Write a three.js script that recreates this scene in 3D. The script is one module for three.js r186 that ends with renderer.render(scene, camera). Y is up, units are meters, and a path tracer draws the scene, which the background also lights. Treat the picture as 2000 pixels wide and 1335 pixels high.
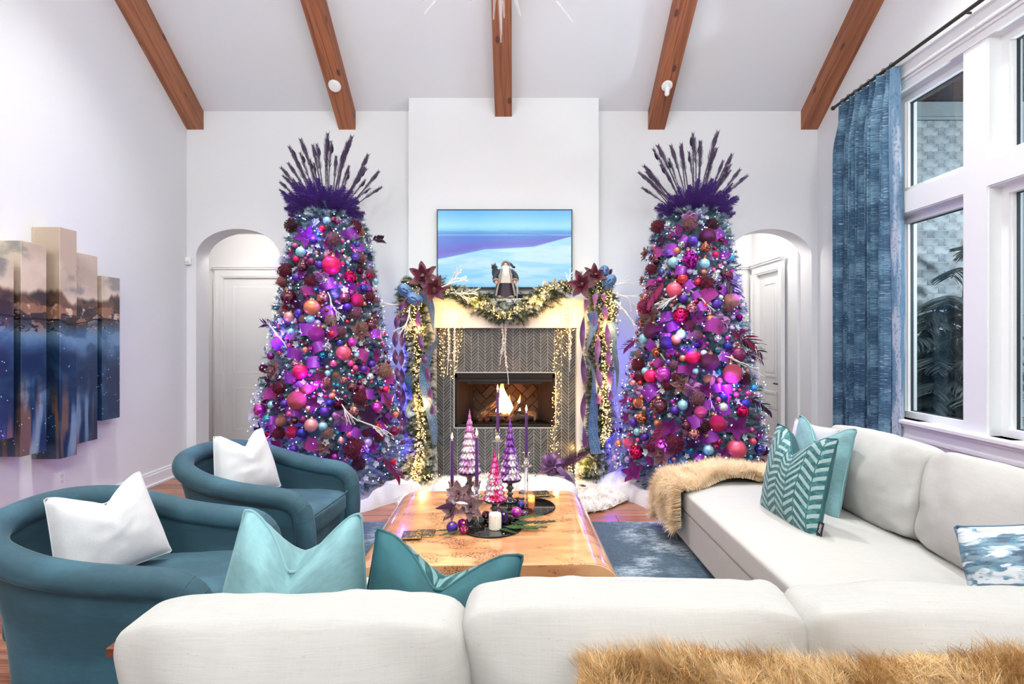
import * as THREE from 'three';
import { RoundedBoxGeometry } from 'three/addons/geometries/RoundedBoxGeometry.js';
import { mergeGeometries, mergeVertices, toCreasedNormals } from 'three/addons/utils/BufferGeometryUtils.js';
import { RectAreaLightUniformsLib } from 'three/addons/lights/RectAreaLightUniformsLib.js';

// ---------------------------------------------------------------- camera, sky, exposure
const EYE = 1.55, F = 1000;                       // eye height in metres, focal length in pixels of the 2000 x 1335 frame
const scene = new THREE.Scene();
const camera = new THREE.PerspectiveCamera(2 * Math.atan(667.5 / F) * 180 / Math.PI, 2000 / 1335, 0.05, 60);
camera.position.set(0, EYE, 0); camera.lookAt(0, EYE, -1);
camera.setViewOffset(2000, 1335, -5, 3.5, 2000, 1335);
scene.background = new THREE.Color(0.42, 0.46, 0.52);          // even grey dusk outside the windows
const renderer = new THREE.WebGLRenderer({ antialias: true });
renderer.toneMapping = THREE.LinearToneMapping;
renderer.toneMappingExposure = 1.0;
renderer.shadowMap.enabled = true;
RectAreaLightUniformsLib.init();
const CHANDELIER = { at: [-0.1, 4.15, -3.2], power: 0.9 }, CAN = 46, CAN_NEAR = 2.5, PENDANT = 11, CAN_COLOR = 0xf8fdfa;
const HALL = 1.9, FIRE = 0.5, TV_GLOW = 0.8, GARLAND = 0.34, TREE_LED = 0.33, PORCH = 22;

// ---------------------------------------------------------------- helpers
const R = Math.PI / 180, PI = Math.PI, V = (x, y, z) => new THREE.Vector3(x, y, z);
const rng = (s) => () => { s = (s + 0x6d2b79f5) | 0; let t = Math.imul(s ^ (s >>> 15), 1 | s); t = (t + Math.imul(t ^ (t >>> 7), 61 | t)) ^ t; return ((t ^ (t >>> 14)) >>> 0) / 4294967296; };
const clamp = (x, a = 0, b = 1) => Math.min(b, Math.max(a, x)), lerp = (a, b, t) => a + (b - a) * t, sstep = (a, b, x) => { const t = clamp((x - a) / (b - a)); return t * t * (3 - 2 * t); };
const at = (px, py, d) => V((px - 1005) * d / F, EYE - (py - 664) * d / F, -d);      // a sight line of the survey photograph at a measured depth
const used = {};
const numbered = (n) => { const k = used[n] = (used[n] ?? -1) + 1; return k ? n + '_' + String(k).padStart(3, '0') : n; };
function tag(o, label, category, group) { o.userData.label = label; o.userData.category = category; if (group) o.userData.group = group; return o; }
function thing(name, label, category, pos = [0, 0, 0], turn = 0, group) {
  const o = new THREE.Group(); o.name = numbered(name); o.position.set(...pos); o.rotation.y = turn; scene.add(o);
  return tag(o, label, category, group);
}
function mesh(name, geo, mat, parent) {
  const m = new THREE.Mesh(Array.isArray(geo) ? join(geo) : geo, mat); m.castShadow = m.receiveShadow = true;
  m.name = parent ? name : numbered(name); (parent || scene).add(m); return m;
}
function solo(name, label, category, geo, mat, pos = [0, 0, 0], group) { const m = mesh(name, geo, mat); m.position.set(...pos); return tag(m, label, category, group); }
function struct(name, geo, mat, parent) { const m = mesh(name, geo, mat, parent); m.name = name; if (!parent) m.userData.kind = 'structure'; return m; }
function structGroup(name, pos = [0, 0, 0]) { const g = new THREE.Group(); g.name = name; g.position.set(...pos); g.userData.kind = 'structure'; scene.add(g); return g; }
function stuff(name, geo, mat, mats, colors, parent) {            // what nobody could count: one instanced object
  const m = new THREE.InstancedMesh(geo, mat, mats.length); m.name = parent ? name : numbered(name); m.castShadow = m.receiveShadow = true;
  mats.forEach((x, i) => { m.setMatrixAt(i, x); if (colors) m.setColorAt(i, colors[i]); });
  m.userData.kind = 'stuff'; (parent || scene).add(m); return m;
}
const strip = (g) => { const q = g.index ? g.toNonIndexed() : g; for (const k of Object.keys(q.attributes)) if (!['position', 'normal', 'uv'].includes(k)) q.deleteAttribute(k); if (!q.attributes.uv) q.setAttribute('uv', new THREE.BufferAttribute(new Float32Array(q.attributes.position.count * 2), 2)); q.morphAttributes = {}; return q; };
const join = (gs) => mergeGeometries(gs.map(strip), false);
function put(g, x = 0, y = 0, z = 0, rx = 0, ry = 0, rz = 0, s = 1) { return g.applyMatrix4(new THREE.Matrix4().compose(V(x, y, z), new THREE.Quaternion().setFromEuler(new THREE.Euler(rx, ry, rz, 'YXZ')), Array.isArray(s) ? V(...s) : V(s, s, s))); }
const M4 = (p, q, s) => new THREE.Matrix4().compose(p, q, typeof s === 'number' ? V(s, s, s) : s);
const aim = (from, to, spin = 0) => { const q = new THREE.Quaternion().setFromUnitVectors(from, to.clone().normalize()); return spin ? q.multiply(new THREE.Quaternion().setFromAxisAngle(from, spin)) : q; };
const UPV = V(0, 1, 0);
function boxUV(g, s = 1, ox = 0, oy = 0) {                          // uv in metres from the dominant face direction
  const q = strip(g), p = q.attributes.position, n = q.attributes.normal, uv = q.attributes.uv;
  for (let i = 0; i < p.count; i++) {
    const a = Math.abs(n.getX(i)), b = Math.abs(n.getY(i)), c = Math.abs(n.getZ(i));
    if (b >= a && b >= c) uv.setXY(i, p.getX(i) * s + ox, p.getZ(i) * s + oy); else if (a >= c) uv.setXY(i, p.getZ(i) * s + ox, p.getY(i) * s + oy); else uv.setXY(i, p.getX(i) * s + ox, p.getY(i) * s + oy);
  }
  return q;
}
const box = (x0, x1, y0, y1, z0, z1) => boxUV(new THREE.BoxGeometry(x1 - x0, y1 - y0, z1 - z0).translate((x0 + x1) / 2, (y0 + y1) / 2, (z0 + z1) / 2));
const rbox = (x0, x1, y0, y1, z0, z1, r = 0.01, seg = 2) => boxUV(new RoundedBoxGeometry(x1 - x0, y1 - y0, z1 - z0, seg, r).translate((x0 + x1) / 2, (y0 + y1) / 2, (z0 + z1) / 2));
const tube = (pts, r, seg = 24, rad = 8, closed = false) => new THREE.TubeGeometry(new THREE.CatmullRomCurve3(pts, closed, 'centripetal'), seg, r, rad, closed);
const lathe = (pts, seg = 32) => new THREE.LatheGeometry(pts.map((p) => new THREE.Vector2(p[0], p[1])), seg);
function grid(nu, nv, f, closeU = false) {                          // surface from f(u, v) -> Vector3, uv in 0..1
  const pos = [], uv = [], idx = [];
  for (let j = 0; j <= nv; j++) for (let i = 0; i <= nu; i++) { const p = f(i / nu, j / nv); pos.push(p.x, p.y, p.z); uv.push(i / nu, j / nv); }
  for (let j = 0; j < nv; j++) for (let i = 0; i < nu; i++) { const a = j * (nu + 1) + i, b = a + 1, c = a + nu + 1, d = c + 1; idx.push(a, b, d, a, d, c); }
  const g = new THREE.BufferGeometry(); g.setAttribute('position', new THREE.Float32BufferAttribute(pos, 3)); g.setAttribute('uv', new THREE.Float32BufferAttribute(uv, 2)); g.setIndex(idx); g.computeVertexNormals();
  return g;
}
function extrudeX(pts, x0, x1, holes = []) {                        // outline in (z, y), drawn out along x
  const s = new THREE.Shape(pts.map((p) => new THREE.Vector2(p[0], p[1])));
  for (const h of holes) s.holes.push(new THREE.Path(h.map((p) => new THREE.Vector2(p[0], p[1]))));
  const g = new THREE.ExtrudeGeometry(s, { depth: x1 - x0, bevelEnabled: false, curveSegments: 12 }).toNonIndexed(), a = g.attributes.position;
  for (let i = 0; i < a.count; i++) a.setXYZ(i, x0 + a.getZ(i), a.getY(i), a.getX(i));
  for (let i = 0; i < a.count; i += 3) { const p = [0, 1, 2].map((k) => V().fromBufferAttribute(a, i + k)); a.setXYZ(i + 1, p[2].x, p[2].y, p[2].z); a.setXYZ(i + 2, p[1].x, p[1].y, p[1].z); }
  g.computeVertexNormals(); return boxUV(g);
}
function extrudeZ(shape, z0, z1, curveSegments = 24) { return boxUV(new THREE.ExtrudeGeometry(shape, { depth: z1 - z0, bevelEnabled: false, curveSegments }).translate(0, 0, z0)); }
function clip(poly, x0, x1, y0, y1) {                               // polygon cut to a rectangle
  for (const [k, lim, sgn] of [[0, x0, 1], [0, x1, -1], [1, y0, 1], [1, y1, -1]]) {
    const out = [];
    poly.forEach((p, i) => { const q = poly[(i + 1) % poly.length], a = (p[k] - lim) * sgn, b = (q[k] - lim) * sgn; if (a >= 0) out.push(p); if (a * b < 0) { const t = a / (a - b); out.push([lerp(p[0], q[0], t), lerp(p[1], q[1], t)]); } });
    poly = out; if (poly.length < 3) return null;
  }
  let area = 0; poly.forEach((p, i) => { const q = poly[(i + 1) % poly.length]; area += p[0] * q[1] - q[0] * p[1]; });
  return Math.abs(area) / 2 > 4e-5 ? poly : null;
}
const slab = (poly, z0, z1) => extrudeZ(new THREE.Shape(poly.map((p) => new THREE.Vector2(p[0], p[1]))), z0, z1, 1);
const sph = (n, m) => new THREE.SphereGeometry(1, n, m);

// ---------------------------------------------------------------- noise and textures
const hash = (x, y, s) => { let h = Math.imul(x, 374761393) ^ Math.imul(y, 668265263) ^ Math.imul(s, 1274126177); h = Math.imul(h ^ (h >>> 13), 1274126177); return ((h ^ (h >>> 16)) >>> 0) / 4294967296; };
function vnoise(x, y, px, py, s) {                                   // repeats every px, py cells
  const i = Math.floor(x), j = Math.floor(y), fx = x - i, fy = y - j, u = fx * fx * (3 - 2 * fx), v = fy * fy * (3 - 2 * fy), m = (a, n) => ((a % n) + n) % n;
  const h = (a, b) => hash(m(a, px), m(b, py), s);
  return lerp(lerp(h(i, j), h(i + 1, j), u), lerp(h(i, j + 1), h(i + 1, j + 1), u), v);
}
const fbm = (u, v, fx, fy, s, oct = 4) => { let a = 0, w = 0.5, t = 0; for (let k = 0; k < oct; k++) { a += w * vnoise(u * fx, v * fy, fx, fy, s + k); t += w; w *= 0.5; fx *= 2; fy *= 2; } return a / t; };
function tex(w, h, f, srgb = true, rx = 1, ry = 1) {
  const d = new Uint8Array(w * h * 4);
  for (let y = 0; y < h; y++) for (let x = 0; x < w; x++) { const c = f((x + 0.5) / w, (y + 0.5) / h, x, y), k = (y * w + x) * 4; if (typeof c === 'number') { d[k] = d[k + 1] = d[k + 2] = clamp(c) * 255; } else { d[k] = clamp(c[0], 0, 255); d[k + 1] = clamp(c[1], 0, 255); d[k + 2] = clamp(c[2], 0, 255); } d[k + 3] = 255; }
  const t = new THREE.DataTexture(d, w, h, THREE.RGBAFormat); t.magFilter = THREE.LinearFilter; t.minFilter = THREE.LinearMipmapLinearFilter; t.wrapS = t.wrapT = THREE.RepeatWrapping; t.repeat.set(rx, ry);
  if (srgb) t.colorSpace = THREE.SRGBColorSpace; t.needsUpdate = true; return t;
}
const soft = (x, y, s, oct = 3) => fbm(x / 64, y / 64, 64, 64, s, oct);   // noise over the plane, one cell per unit
const mix3 = (a, b, t) => [lerp(a[0], b[0], t), lerp(a[1], b[1], t), lerp(a[2], b[2], t)];
const std = (o) => new THREE.MeshStandardMaterial({ roughness: 0.6, ...o }), phy = (o) => new THREE.MeshPhysicalMaterial({ roughness: 0.5, ...o });
const glow = (color, k) => std({ color: 0x111111, emissive: color, emissiveIntensity: k });
function lamp(l, x, y, z, soft = 3) { l.position.set(x, y, z); l.castShadow = true; l.shadow.radius = soft; scene.add(l); return l; }
// ---------------------------------------------------------------- room: 7.43 m wide, back wall 6.03 m away, roof slope 0.734
const XL = -3.86, XR = 3.57, ZB = -6.03, RIDGE = -2.2, ZF = 2 * RIDGE - ZB, SLOPE = 0.734, Y0 = 4.245, YR = Y0 + SLOPE * (RIDGE - ZB);
const paintBump = tex(256, 256, (u, v) => 0.5 + 0.5 * (fbm(u, v, 40, 40, 3, 3) - 0.5), false, 1.2, 1.2);
const mWall = std({ color: new THREE.Color(0.80, 0.805, 0.81), roughness: 0.85, bumpMap: paintBump, bumpScale: 0.0006 });
const mCeil = std({ color: new THREE.Color(0.72, 0.73, 0.745), roughness: 0.9, bumpMap: paintBump, bumpScale: 0.0006 });
const mTrim = std({ color: new THREE.Color(0.84, 0.84, 0.835), roughness: 0.42 });

const woodTex = tex(1024, 512, (u, v) => {
  const warp = fbm(u, v, 3, 6, 11, 3), g = fbm(u, v + warp * 0.05, 6, 90, 12, 3), line = Math.pow(fbm(u, v, 4, 60, 15, 2), 3), knot = sstep(0.70, 0.86, fbm(u, v, 9, 7, 19, 2));
  let c = mix3([176, 122, 90], [136, 84, 60], sstep(0.3, 0.75, g)); c = mix3(c, [205, 156, 122], sstep(0.55, 0.85, warp) * 0.5); c = mix3(c, [92, 52, 38], line * 0.8 + knot * 0.55); return c;
});
const floorMats = [0xffffff, 0xe9d6cc, 0xd6b7a6, 0xf6e6da].map((c, i) => { const t = woodTex.clone(); t.offset.set(i * 0.31, i * 0.23); t.repeat.set(0.6, 1.4); return phy({ color: c, map: t, roughness: 0.34, clearcoat: 0.35, clearcoatRoughness: 0.22, bumpMap: t, bumpScale: 0.0008 }); });
{ // floor: a slab with planks laid across the room
  const fl = structGroup('floor'); mesh('subfloor', box(XL - 1.4, XR + 0.2, -0.2, -0.02, -7.6, ZF + 0.2), std({ color: 0x6b4836, roughness: 0.8 }), fl);
  const r = rng(5), pw = 0.165, variants = {};
  for (let k = 0; k * pw < 7.5; k++) {
    const z0 = -7.5 + k * pw; let x = XL - 1.2 + r() * 0.8 - 0.8;
    while (x < XR) {
      const L = [1.35, 1.8, 2.25][Math.floor(r() * 3)], a = Math.max(x, XL - 1.2), b = Math.min(x + L, XR); x += L;
      if (b - a < 0.05) continue;
      if (z0 > ZB && b < XL) continue;
      const w = b - a, key = w.toFixed(3);
      const g = variants[key] ??= boxUV(new RoundedBoxGeometry(w - 0.003, 0.02, pw - 0.004, 1, 0.002));
      const p = mesh('plank', g, floorMats[Math.floor(r() * 4)], fl); p.position.set((a + b) / 2, -0.0105 + r() * 0.0006, z0 + pw / 2);
    }
  }
}
const arch = (x0, x1) => { const h = new THREE.Path(), c = (x0 + x1) / 2, w = (x1 - x0) / 2; h.moveTo(x0, 0.001); h.lineTo(x1, 0.001); h.lineTo(x1, 2.54); h.absellipse(c, 2.54, w, 0.32, 0, PI, false, 0); h.lineTo(x0, 0.001); return h; };
const rect = (x0, x1, y0, y1) => { const h = new THREE.Path(); h.moveTo(x0, y0); h.lineTo(x1, y0); h.lineTo(x1, y1); h.lineTo(x0, y1); h.closePath(); return h; };
const FB = { x0: -0.661, x1: 0.443, y0: 0.585, y1: 1.17 };            // firebox opening
{
  const s = new THREE.Shape(); s.moveTo(XL - 0.2, 0); s.lineTo(XR + 0.2, 0); s.lineTo(XR + 0.2, Y0 + 0.02); s.lineTo(XL - 0.2, Y0 + 0.02); s.closePath();
  s.holes.push(arch(-3.75, -2.77), arch(2.53, 3.50), rect(FB.x0 - 0.03, FB.x1 + 0.03, FB.y0 - 0.03, FB.y1 + 0.03));
  struct('wall_back', extrudeZ(s, ZB - 0.25, ZB, 40), mWall);
  const c = new THREE.Shape(), y = Y0 + SLOPE * 0.13; c.moveTo(-1.22, 0); c.lineTo(0.97, 0); c.lineTo(0.97, y); c.lineTo(-1.22, y); c.closePath(); c.holes.push(rect(FB.x0 - 0.03, FB.x1 + 0.03, FB.y0 - 0.03, FB.y1 + 0.03));
  struct('wall_chimney', extrudeZ(c, ZB, ZB + 0.13), mWall);
  const gable = [[ZB, 0], [ZF, 0], [ZF, Y0], [RIDGE, YR], [ZB, Y0]];
  struct('wall_left', extrudeX(gable, XL - 0.2, XL), mWall);
  const win = []; for (const [a, b] of [[-4.86, -4.07], [-3.85, -2.85]]) for (const [c0, d] of [[0.83, 2.70], [2.91, 3.83]]) win.push([[a, c0], [b, c0], [b, d], [a, d]]);
  struct('wall_right', extrudeX(gable, XR, XR + 0.25, win), mWall);
  struct('wall_front', box(XL - 0.2, XR + 0.25, 0, Y0 + 0.02, ZF, ZF + 0.2), mWall);
  struct('ceiling', extrudeX([[ZB - 0.25, Y0 - 0.18], [ZB - 0.25, Y0 + 0.22], [RIDGE, YR + 0.3], [ZF + 0.2, Y0 + 0.22], [ZF + 0.2, Y0 - 0.1], [ZF, Y0], [RIDGE, YR], [ZB, Y0]], XL - 0.2, XR + 0.25), mCeil);
  // baseboards
  struct('baseboard_left', [box(XL, XL + 0.018, 0, 0.125, ZB, ZF), box(XL, XL + 0.012, 0.125, 0.15, ZB, ZF), box(XL, XL + 0.03, 0, 0.02, ZB, ZF)], mTrim);
  struct('baseboard_back', [box(-2.77, -1.22, 0, 0.14, ZB, ZB + 0.018), box(0.97, 2.53, 0, 0.14, ZB, ZB + 0.018)], mTrim);
  struct('baseboard_right', [box(XR - 0.018, XR, 0, 0.14, ZB, ZF)], mTrim);
}
{ // hallways behind the arches: far wall at 7.5 m with panelled doors
  const zf = -7.5, zb = ZB - 0.25;
  struct('wall_hall', [box(-5.2, -1.9, 0, 3.25, zf - 0.15, zf), box(1.9, 3.7, 0, 3.25, zf - 0.15, zf), box(-5.2, -5.06, 0, 3.25, zf, zb), box(-2.05, -1.9, 0, 3.25, zf, zb), box(1.9, 2.05, 0, 3.25, zf, zb), box(3.47, 3.77, 0, 3.25, zf, zb)], mWall);
  struct('ceiling_hall', [box(-5.2, -1.9, 3.1, 3.3, zf, zb), box(1.9, 3.7, 3.1, 3.3, zf, zb)], mWall);
  struct('wall_hall_front', [box(-5.2, XL - 0.2, 0, 3.25, zb, zb + 0.2)], mWall);
  const panel = (x0, x1, y0, y1) => {                                   // raised panel with a sunk moulding
    const s = new THREE.Shape([[x0, y0], [x1, y0], [x1, y1], [x0, y1]].map((p) => new THREE.Vector2(...p)));
    const m = 0.028; s.holes.push(rect(x0 + m, x1 - m, y0 + m, y1 - m));
    return [boxUV(new THREE.ExtrudeGeometry(s, { depth: 0.006, bevelEnabled: true, bevelSize: 0.006, bevelThickness: 0.006, bevelSegments: 2 })), box(x0 + 0.055, x1 - 0.055, y0 + 0.055, y1 - 0.055, -0.012, 0.008)];
  };
  function door(n, pos, turn, w, h, handle) {
    const d = structGroup('door_' + n, pos); d.rotation.y = turn;
    const slabM = struct('door_slab', box(-w / 2, w / 2, 0.01, h, -0.04, 0), mTrim, d);
    for (const [a, b] of [[0.23, 0.86], [1.06, h - 0.12]]) struct('door_panel', panel(-w / 2 + 0.12, w / 2 - 0.12, a, b), mTrim, slabM);
    const c = 0.095; struct('door_casing', [box(-w / 2 - c - 0.02, -w / 2 - 0.02, 0, h + 0.02, 0.02, 0.06), box(-w / 2 - c - 0.03, -w / 2 - c, 0, h + 0.02, 0.04, 0.075), box(w / 2 + 0.02, w / 2 + c + 0.02, 0, h + 0.02, 0.02, 0.06), box(w / 2 + c, w / 2 + c + 0.03, 0, h + 0.02, 0.04, 0.075),
      box(-w / 2 - c - 0.02, w / 2 + c + 0.02, h + 0.02, h + 0.12, 0.02, 0.06), box(-w / 2 - c - 0.03, w / 2 + c + 0.03, h + 0.12, h + 0.145, 0.02, 0.085), box(-w / 2 - c - 0.045, w / 2 + c + 0.045, h + 0.145, h + 0.165, 0.02, 0.1),
      box(-w / 2 - 0.02, -w / 2, 0, h + 0.02, -0.06, 0.05), box(w / 2, w / 2 + 0.02, 0, h + 0.02, -0.06, 0.05), box(-w / 2, w / 2, h, h + 0.02, -0.06, 0.05)], mTrim, d);
    if (handle) struct('door_handle', [put(new THREE.CylinderGeometry(0.026, 0.026, 0.012, 16), handle * (w / 2 - 0.06), 0.98, 0.006, PI / 2), rbox(handle * (w / 2 - 0.06) - 0.06, handle * (w / 2 - 0.06) + 0.06, 0.97, 0.99, 0.04, 0.055, 0.006), put(new THREE.CylinderGeometry(0.008, 0.008, 0.05, 8), handle * (w / 2 - 0.06), 0.98, 0.025, PI / 2)], std({ color: 0x3a3632, metalness: 0.8, roughness: 0.35 }), slabM);
  }
  door(1, [-3.83, 0, zf - 0.01], 0, 0.84, 2.46, 0);
  door(2, [3.46, 0, -6.93], -PI / 2, 0.6, 2.46, 1);
  door(3, [2.85, 0, zf - 0.01], 0, 0.86, 2.46, 0);
  for (const [x, nm] of [[-3.6, 'left'], [2.9, 'right']]) {
    const t = thing('ceiling_light', 'small round flush ceiling light in the hallway behind the ' + nm + ' arch', 'light', [x, 3.1, -6.5]);
    mesh('trim_ring', lathe([[0.055, -0.002], [0.075, -0.004], [0.085, -0.012], [0.085, 0]], 32), mTrim, t); mesh('lens', put(new THREE.CylinderGeometry(0.07, 0.07, 0.01, 32), 0, -0.004, 0), glow(0xfff6ec, 9), t);
    lamp(new THREE.PointLight(0xfff8f2, HALL), x, 3.02, -6.5, 4);
  }
}
// ---------------------------------------------------------------- windows in the right wall
{
  const mGlass = phy({ color: 0xe9f1f2, roughness: 0.02, transmission: 1, thickness: 0, ior: 1.5 });
  let n = 0;
  for (const [a, b] of [[-4.86, -4.07], [-3.85, -2.85]]) for (const [c, d] of [[0.83, 2.70], [2.91, 3.83]]) {
    const w = structGroup('window_' + (++n)), x0 = 3.66, x1 = 3.74, f = 0.06;
    struct('window_frame', [box(x0, x1, c, d, a, a + f), box(x0, x1, c, d, b - f, b), box(x0, x1, c, c + f, a + f, b - f), box(x0, x1, d - f, d, a + f, b - f),
      box(x0 + 0.02, x1, c + f, d - f, a + f, a + f + 0.012), box(x0 + 0.02, x1, c + f, d - f, b - f - 0.012, b - f)], mTrim, w);
    struct('window_gasket', [box(3.705, 3.728, c + f, d - f, a + f + 0.012, a + f + 0.018), box(3.705, 3.728, c + f, c + f + 0.007, a + f, b - f), box(3.705, 3.728, d - f - 0.007, d - f, a + f, b - f)], std({ color: 0x30343a, roughness: 0.6 }), w);
    struct('window_pane', box(3.714, 3.72, c + f, d - f, a + f, b - f), mGlass, w);
  }
  const Z0 = -4.93, Z1 = -2.4;
  struct('trim_1', [box(XR - 0.022, XR, 3.83, 3.895, Z0, Z1), box(XR - 0.04, XR, 3.895, 3.91, Z0, Z1), box(XR - 0.03, XR, 3.91, 3.925, Z0, Z1), box(XR - 0.05, XR, 3.925, 3.94, Z0, Z1),
    box(XR - 0.035, XR, 3.94, 4.04, Z0, Z1), box(XR - 0.075, XR, 4.04, 4.06, Z0, Z1)], mTrim);
  struct('trim_2', [rbox(XR - 0.075, XR + 0.1, 0.795, 0.83, Z0 - 0.03, Z1, 0.008), box(XR - 0.045, XR, 0.77, 0.795, Z0, Z1), box(XR - 0.025, XR, 0.685, 0.77, Z0, Z1), box(XR - 0.035, XR, 0.665, 0.69, Z0, Z1)], mTrim);
  struct('trim_3', [box(XR - 0.012, XR, 2.71, 2.90, -4.9, -4.06), box(XR - 0.012, XR, 2.71, 2.90, -3.86, Z1), box(XR - 0.012, XR, 0.83, 3.83, -4.06, -3.86)], mTrim);
}
// ---------------------------------------------------------------- wooden ceiling beams
const beamTex = tex(1024, 256, (u, v) => {
  const warp = fbm(u, v, 3, 4, 31, 3); let k = 0; for (const [a, b] of [[0.13, 0.3], [0.37, 0.72], [0.61, 0.42], [0.84, 0.6]]) { const d = Math.hypot((u - a) * 4, (v - b) * 1.2); k = Math.max(k, (1 - sstep(0.05, 0.085, d)) * (0.75 + 0.25 * Math.cos(d * 160))); }
  const g = fbm(u, v + warp * 0.25, 3, 22, 33, 4); return mix3(mix3([170, 110, 76], [130, 80, 54], sstep(0.25, 0.8, g)), [62, 38, 29], k * 0.85 + Math.pow(fbm(u, v, 6, 40, 38, 2), 6) * 0.6);
});
beamTex.repeat.set(0.45, 2.6);
const beamMats = [0xffffff, 0xf8ece4, 0xf0e4e0, 0xf4e4dc, 0xf6eae2].map((c, i) => { const t = beamTex.clone(); t.offset.set(i * 0.37, i * 0.21); return std({ color: c, map: t, roughness: 0.55, bumpMap: t, bumpScale: 0.002 }); });
{
  const bx = [XL + 0.1, -1.97, -0.128, 1.67, XR - 0.1], w = 0.098;
  const where = ['running down the slope in the left corner above the door arch', 'second from the left, with the round white disc near its lower end', 'in the middle above the television, behind the crystal chandelier', 'second from the right, with the white spotlight near its lower end', 'in the right corner above the blue curtain'];
  bx.forEach((x, i) => {
    // plumb-cut lower end against the wall, 0.217 m deep measured upright
    const dep = 0.217, z1 = RIDGE, y1 = YR;
    const pr = [[ZB + (i === 2 ? 0.13 : 0), Y0 + (i === 2 ? SLOPE * 0.13 : 0)], [ZB + (i === 2 ? 0.13 : 0), Y0 - dep + (i === 2 ? SLOPE * 0.13 : 0)], [z1, y1 - dep], [z1, y1]];
    const g = extrudeX(pr, -w, w), p = g.attributes.position, n = g.attributes.normal, uv = g.attributes.uv, a = Math.atan(SLOPE);
    for (let k = 0; k < p.count; k++) { const s = (p.getZ(k) - ZB) * Math.cos(a) + (p.getY(k) - Y0) * Math.sin(a), t = (p.getY(k) - Y0) * Math.cos(a) - (p.getZ(k) - ZB) * Math.sin(a); uv.setXY(k, s, Math.abs(n.getX(k)) > 0.5 ? t * 1 + 0.3 : p.getX(k)); }
    g.translate(0, -Y0, -ZB);
    solo('ceiling_beam', 'red-brown timber ceiling beam with dark knots, ' + where[i], 'beam', g, beamMats[i], [x, Y0, ZB], 'timber beams under the sloping ceiling');
  });
  // fittings on the beams
  const a = Math.atan(SLOPE), under = (x, s, d) => V(x, Y0 - 0.217 + SLOPE * s - d * Math.cos(a), ZB + s + d * Math.sin(a));
  const dn = V(0, -Math.cos(a), Math.sin(a));
  const disc = thing('smoke_detector', 'round white disc fixed under the second ceiling beam from the left', 'detector'); disc.position.copy(under(-1.97, 0.42, 0)); disc.quaternion.copy(aim(UPV, dn));
  mesh('cover', lathe([[0, 0.03], [0.045, 0.03], [0.062, 0.022], [0.066, 0.008], [0.066, 0]], 36), std({ color: 0xf2f2f0, roughness: 0.4 }), disc); mesh('base_ring', put(new THREE.CylinderGeometry(0.069, 0.069, 0.006, 36), 0, 0.003, 0), std({ color: 0xd8d8d6 }), disc);
  const sp = thing('spotlight', 'small white adjustable spotlight on a round plate under the fourth ceiling beam', 'light'); sp.position.copy(under(1.67, 0.42, 0)); sp.quaternion.copy(aim(UPV, dn));
  mesh('plate', lathe([[0, 0.018], [0.04, 0.018], [0.058, 0.01], [0.06, 0]], 36), std({ color: 0xf0f0ee, roughness: 0.4 }), sp);
  mesh('neck', put(new THREE.CylinderGeometry(0.014, 0.02, 0.03, 16), 0, 0.03, 0), std({ color: 0xe9e9e7 }), sp);
  mesh('head', put(new THREE.CapsuleGeometry(0.026, 0.05, 8, 20), 0, 0.058, 0.03, 1.1), std({ color: 0xf4f4f2, roughness: 0.3 }), sp);
}
// recessed ceiling lights
{
  const a = Math.atan(SLOPE); let k = 0;
  for (const [x, z] of [[-2.7, -3.9], [-1.0, -3.9], [0.9, -3.9], [2.6, -3.9], [-2.7, 0.2], [-0.9, 0.2], [0.9, 0.2], [2.6, 0.2]]) {
    const front = z < RIDGE, y = YR - SLOPE * Math.abs(z - RIDGE), n = V(0, -Math.cos(a), front ? Math.sin(a) : -Math.sin(a));
    const t = thing('recessed_light', 'round white recessed light in the ' + (front ? 'far' : 'near') + ' ceiling slope, number ' + ['one', 'two', 'three', 'four'][k++ % 4] + ' from the left', 'light', [x, y, z]); t.quaternion.copy(aim(UPV, n)); t.userData.group = 'recessed ceiling lights';
    mesh('trim_ring', lathe([[0.07, 0.004], [0.095, 0.006], [0.1, 0]], 32), mTrim, t); mesh('lens', put(new THREE.CylinderGeometry(0.072, 0.072, 0.008, 28), 0, 0.003, 0), glow(0xfff4e6, 8), t);
    const l = new THREE.SpotLight(CAN_COLOR, front ? CAN : CAN_NEAR, 0, (front ? 42 : 74) * R, 0.8, 2); lamp(l, x + n.x * 0.04, y + n.y * 0.04, z + n.z * 0.04, 5); l.target.position.set(x * 0.9, 0, z + (front ? -0.2 : -2.6)); scene.add(l.target);
  }
}
// globe pendants over the open kitchen behind the viewer
[[-2.1, 'left'], [0.0, 'middle'], [1.8, 'right']].forEach(([x, nm]) => {
  const y = 4.3, z = 0.95, t = thing('pendant_light', 'opal glass globe pendant behind the viewer, the ' + nm + ' one of three', 'light', [x, y, z], 0, 'globe pendants behind the viewer'), top = YR - SLOPE * (z - RIDGE) - y;
  mesh('globe', sph(28, 18).scale(0.18, 0.18, 0.18), glow(0xfaf9ff, 6), t); mesh('cord', put(new THREE.CylinderGeometry(0.004, 0.004, top - 0.17, 8), 0, 0.17 + (top - 0.17) / 2, 0), std({ color: 0x2a2a2a }), t); mesh('collar', put(new THREE.CylinderGeometry(0.03, 0.05, 0.05, 20), 0, 0.19, 0), std({ color: 0x3a3a3a, metalness: 0.7, roughness: 0.4 }), t);
  lamp(new THREE.PointLight(0xf8fdfa, PENDANT), x, y, z, 8);
});
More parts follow.
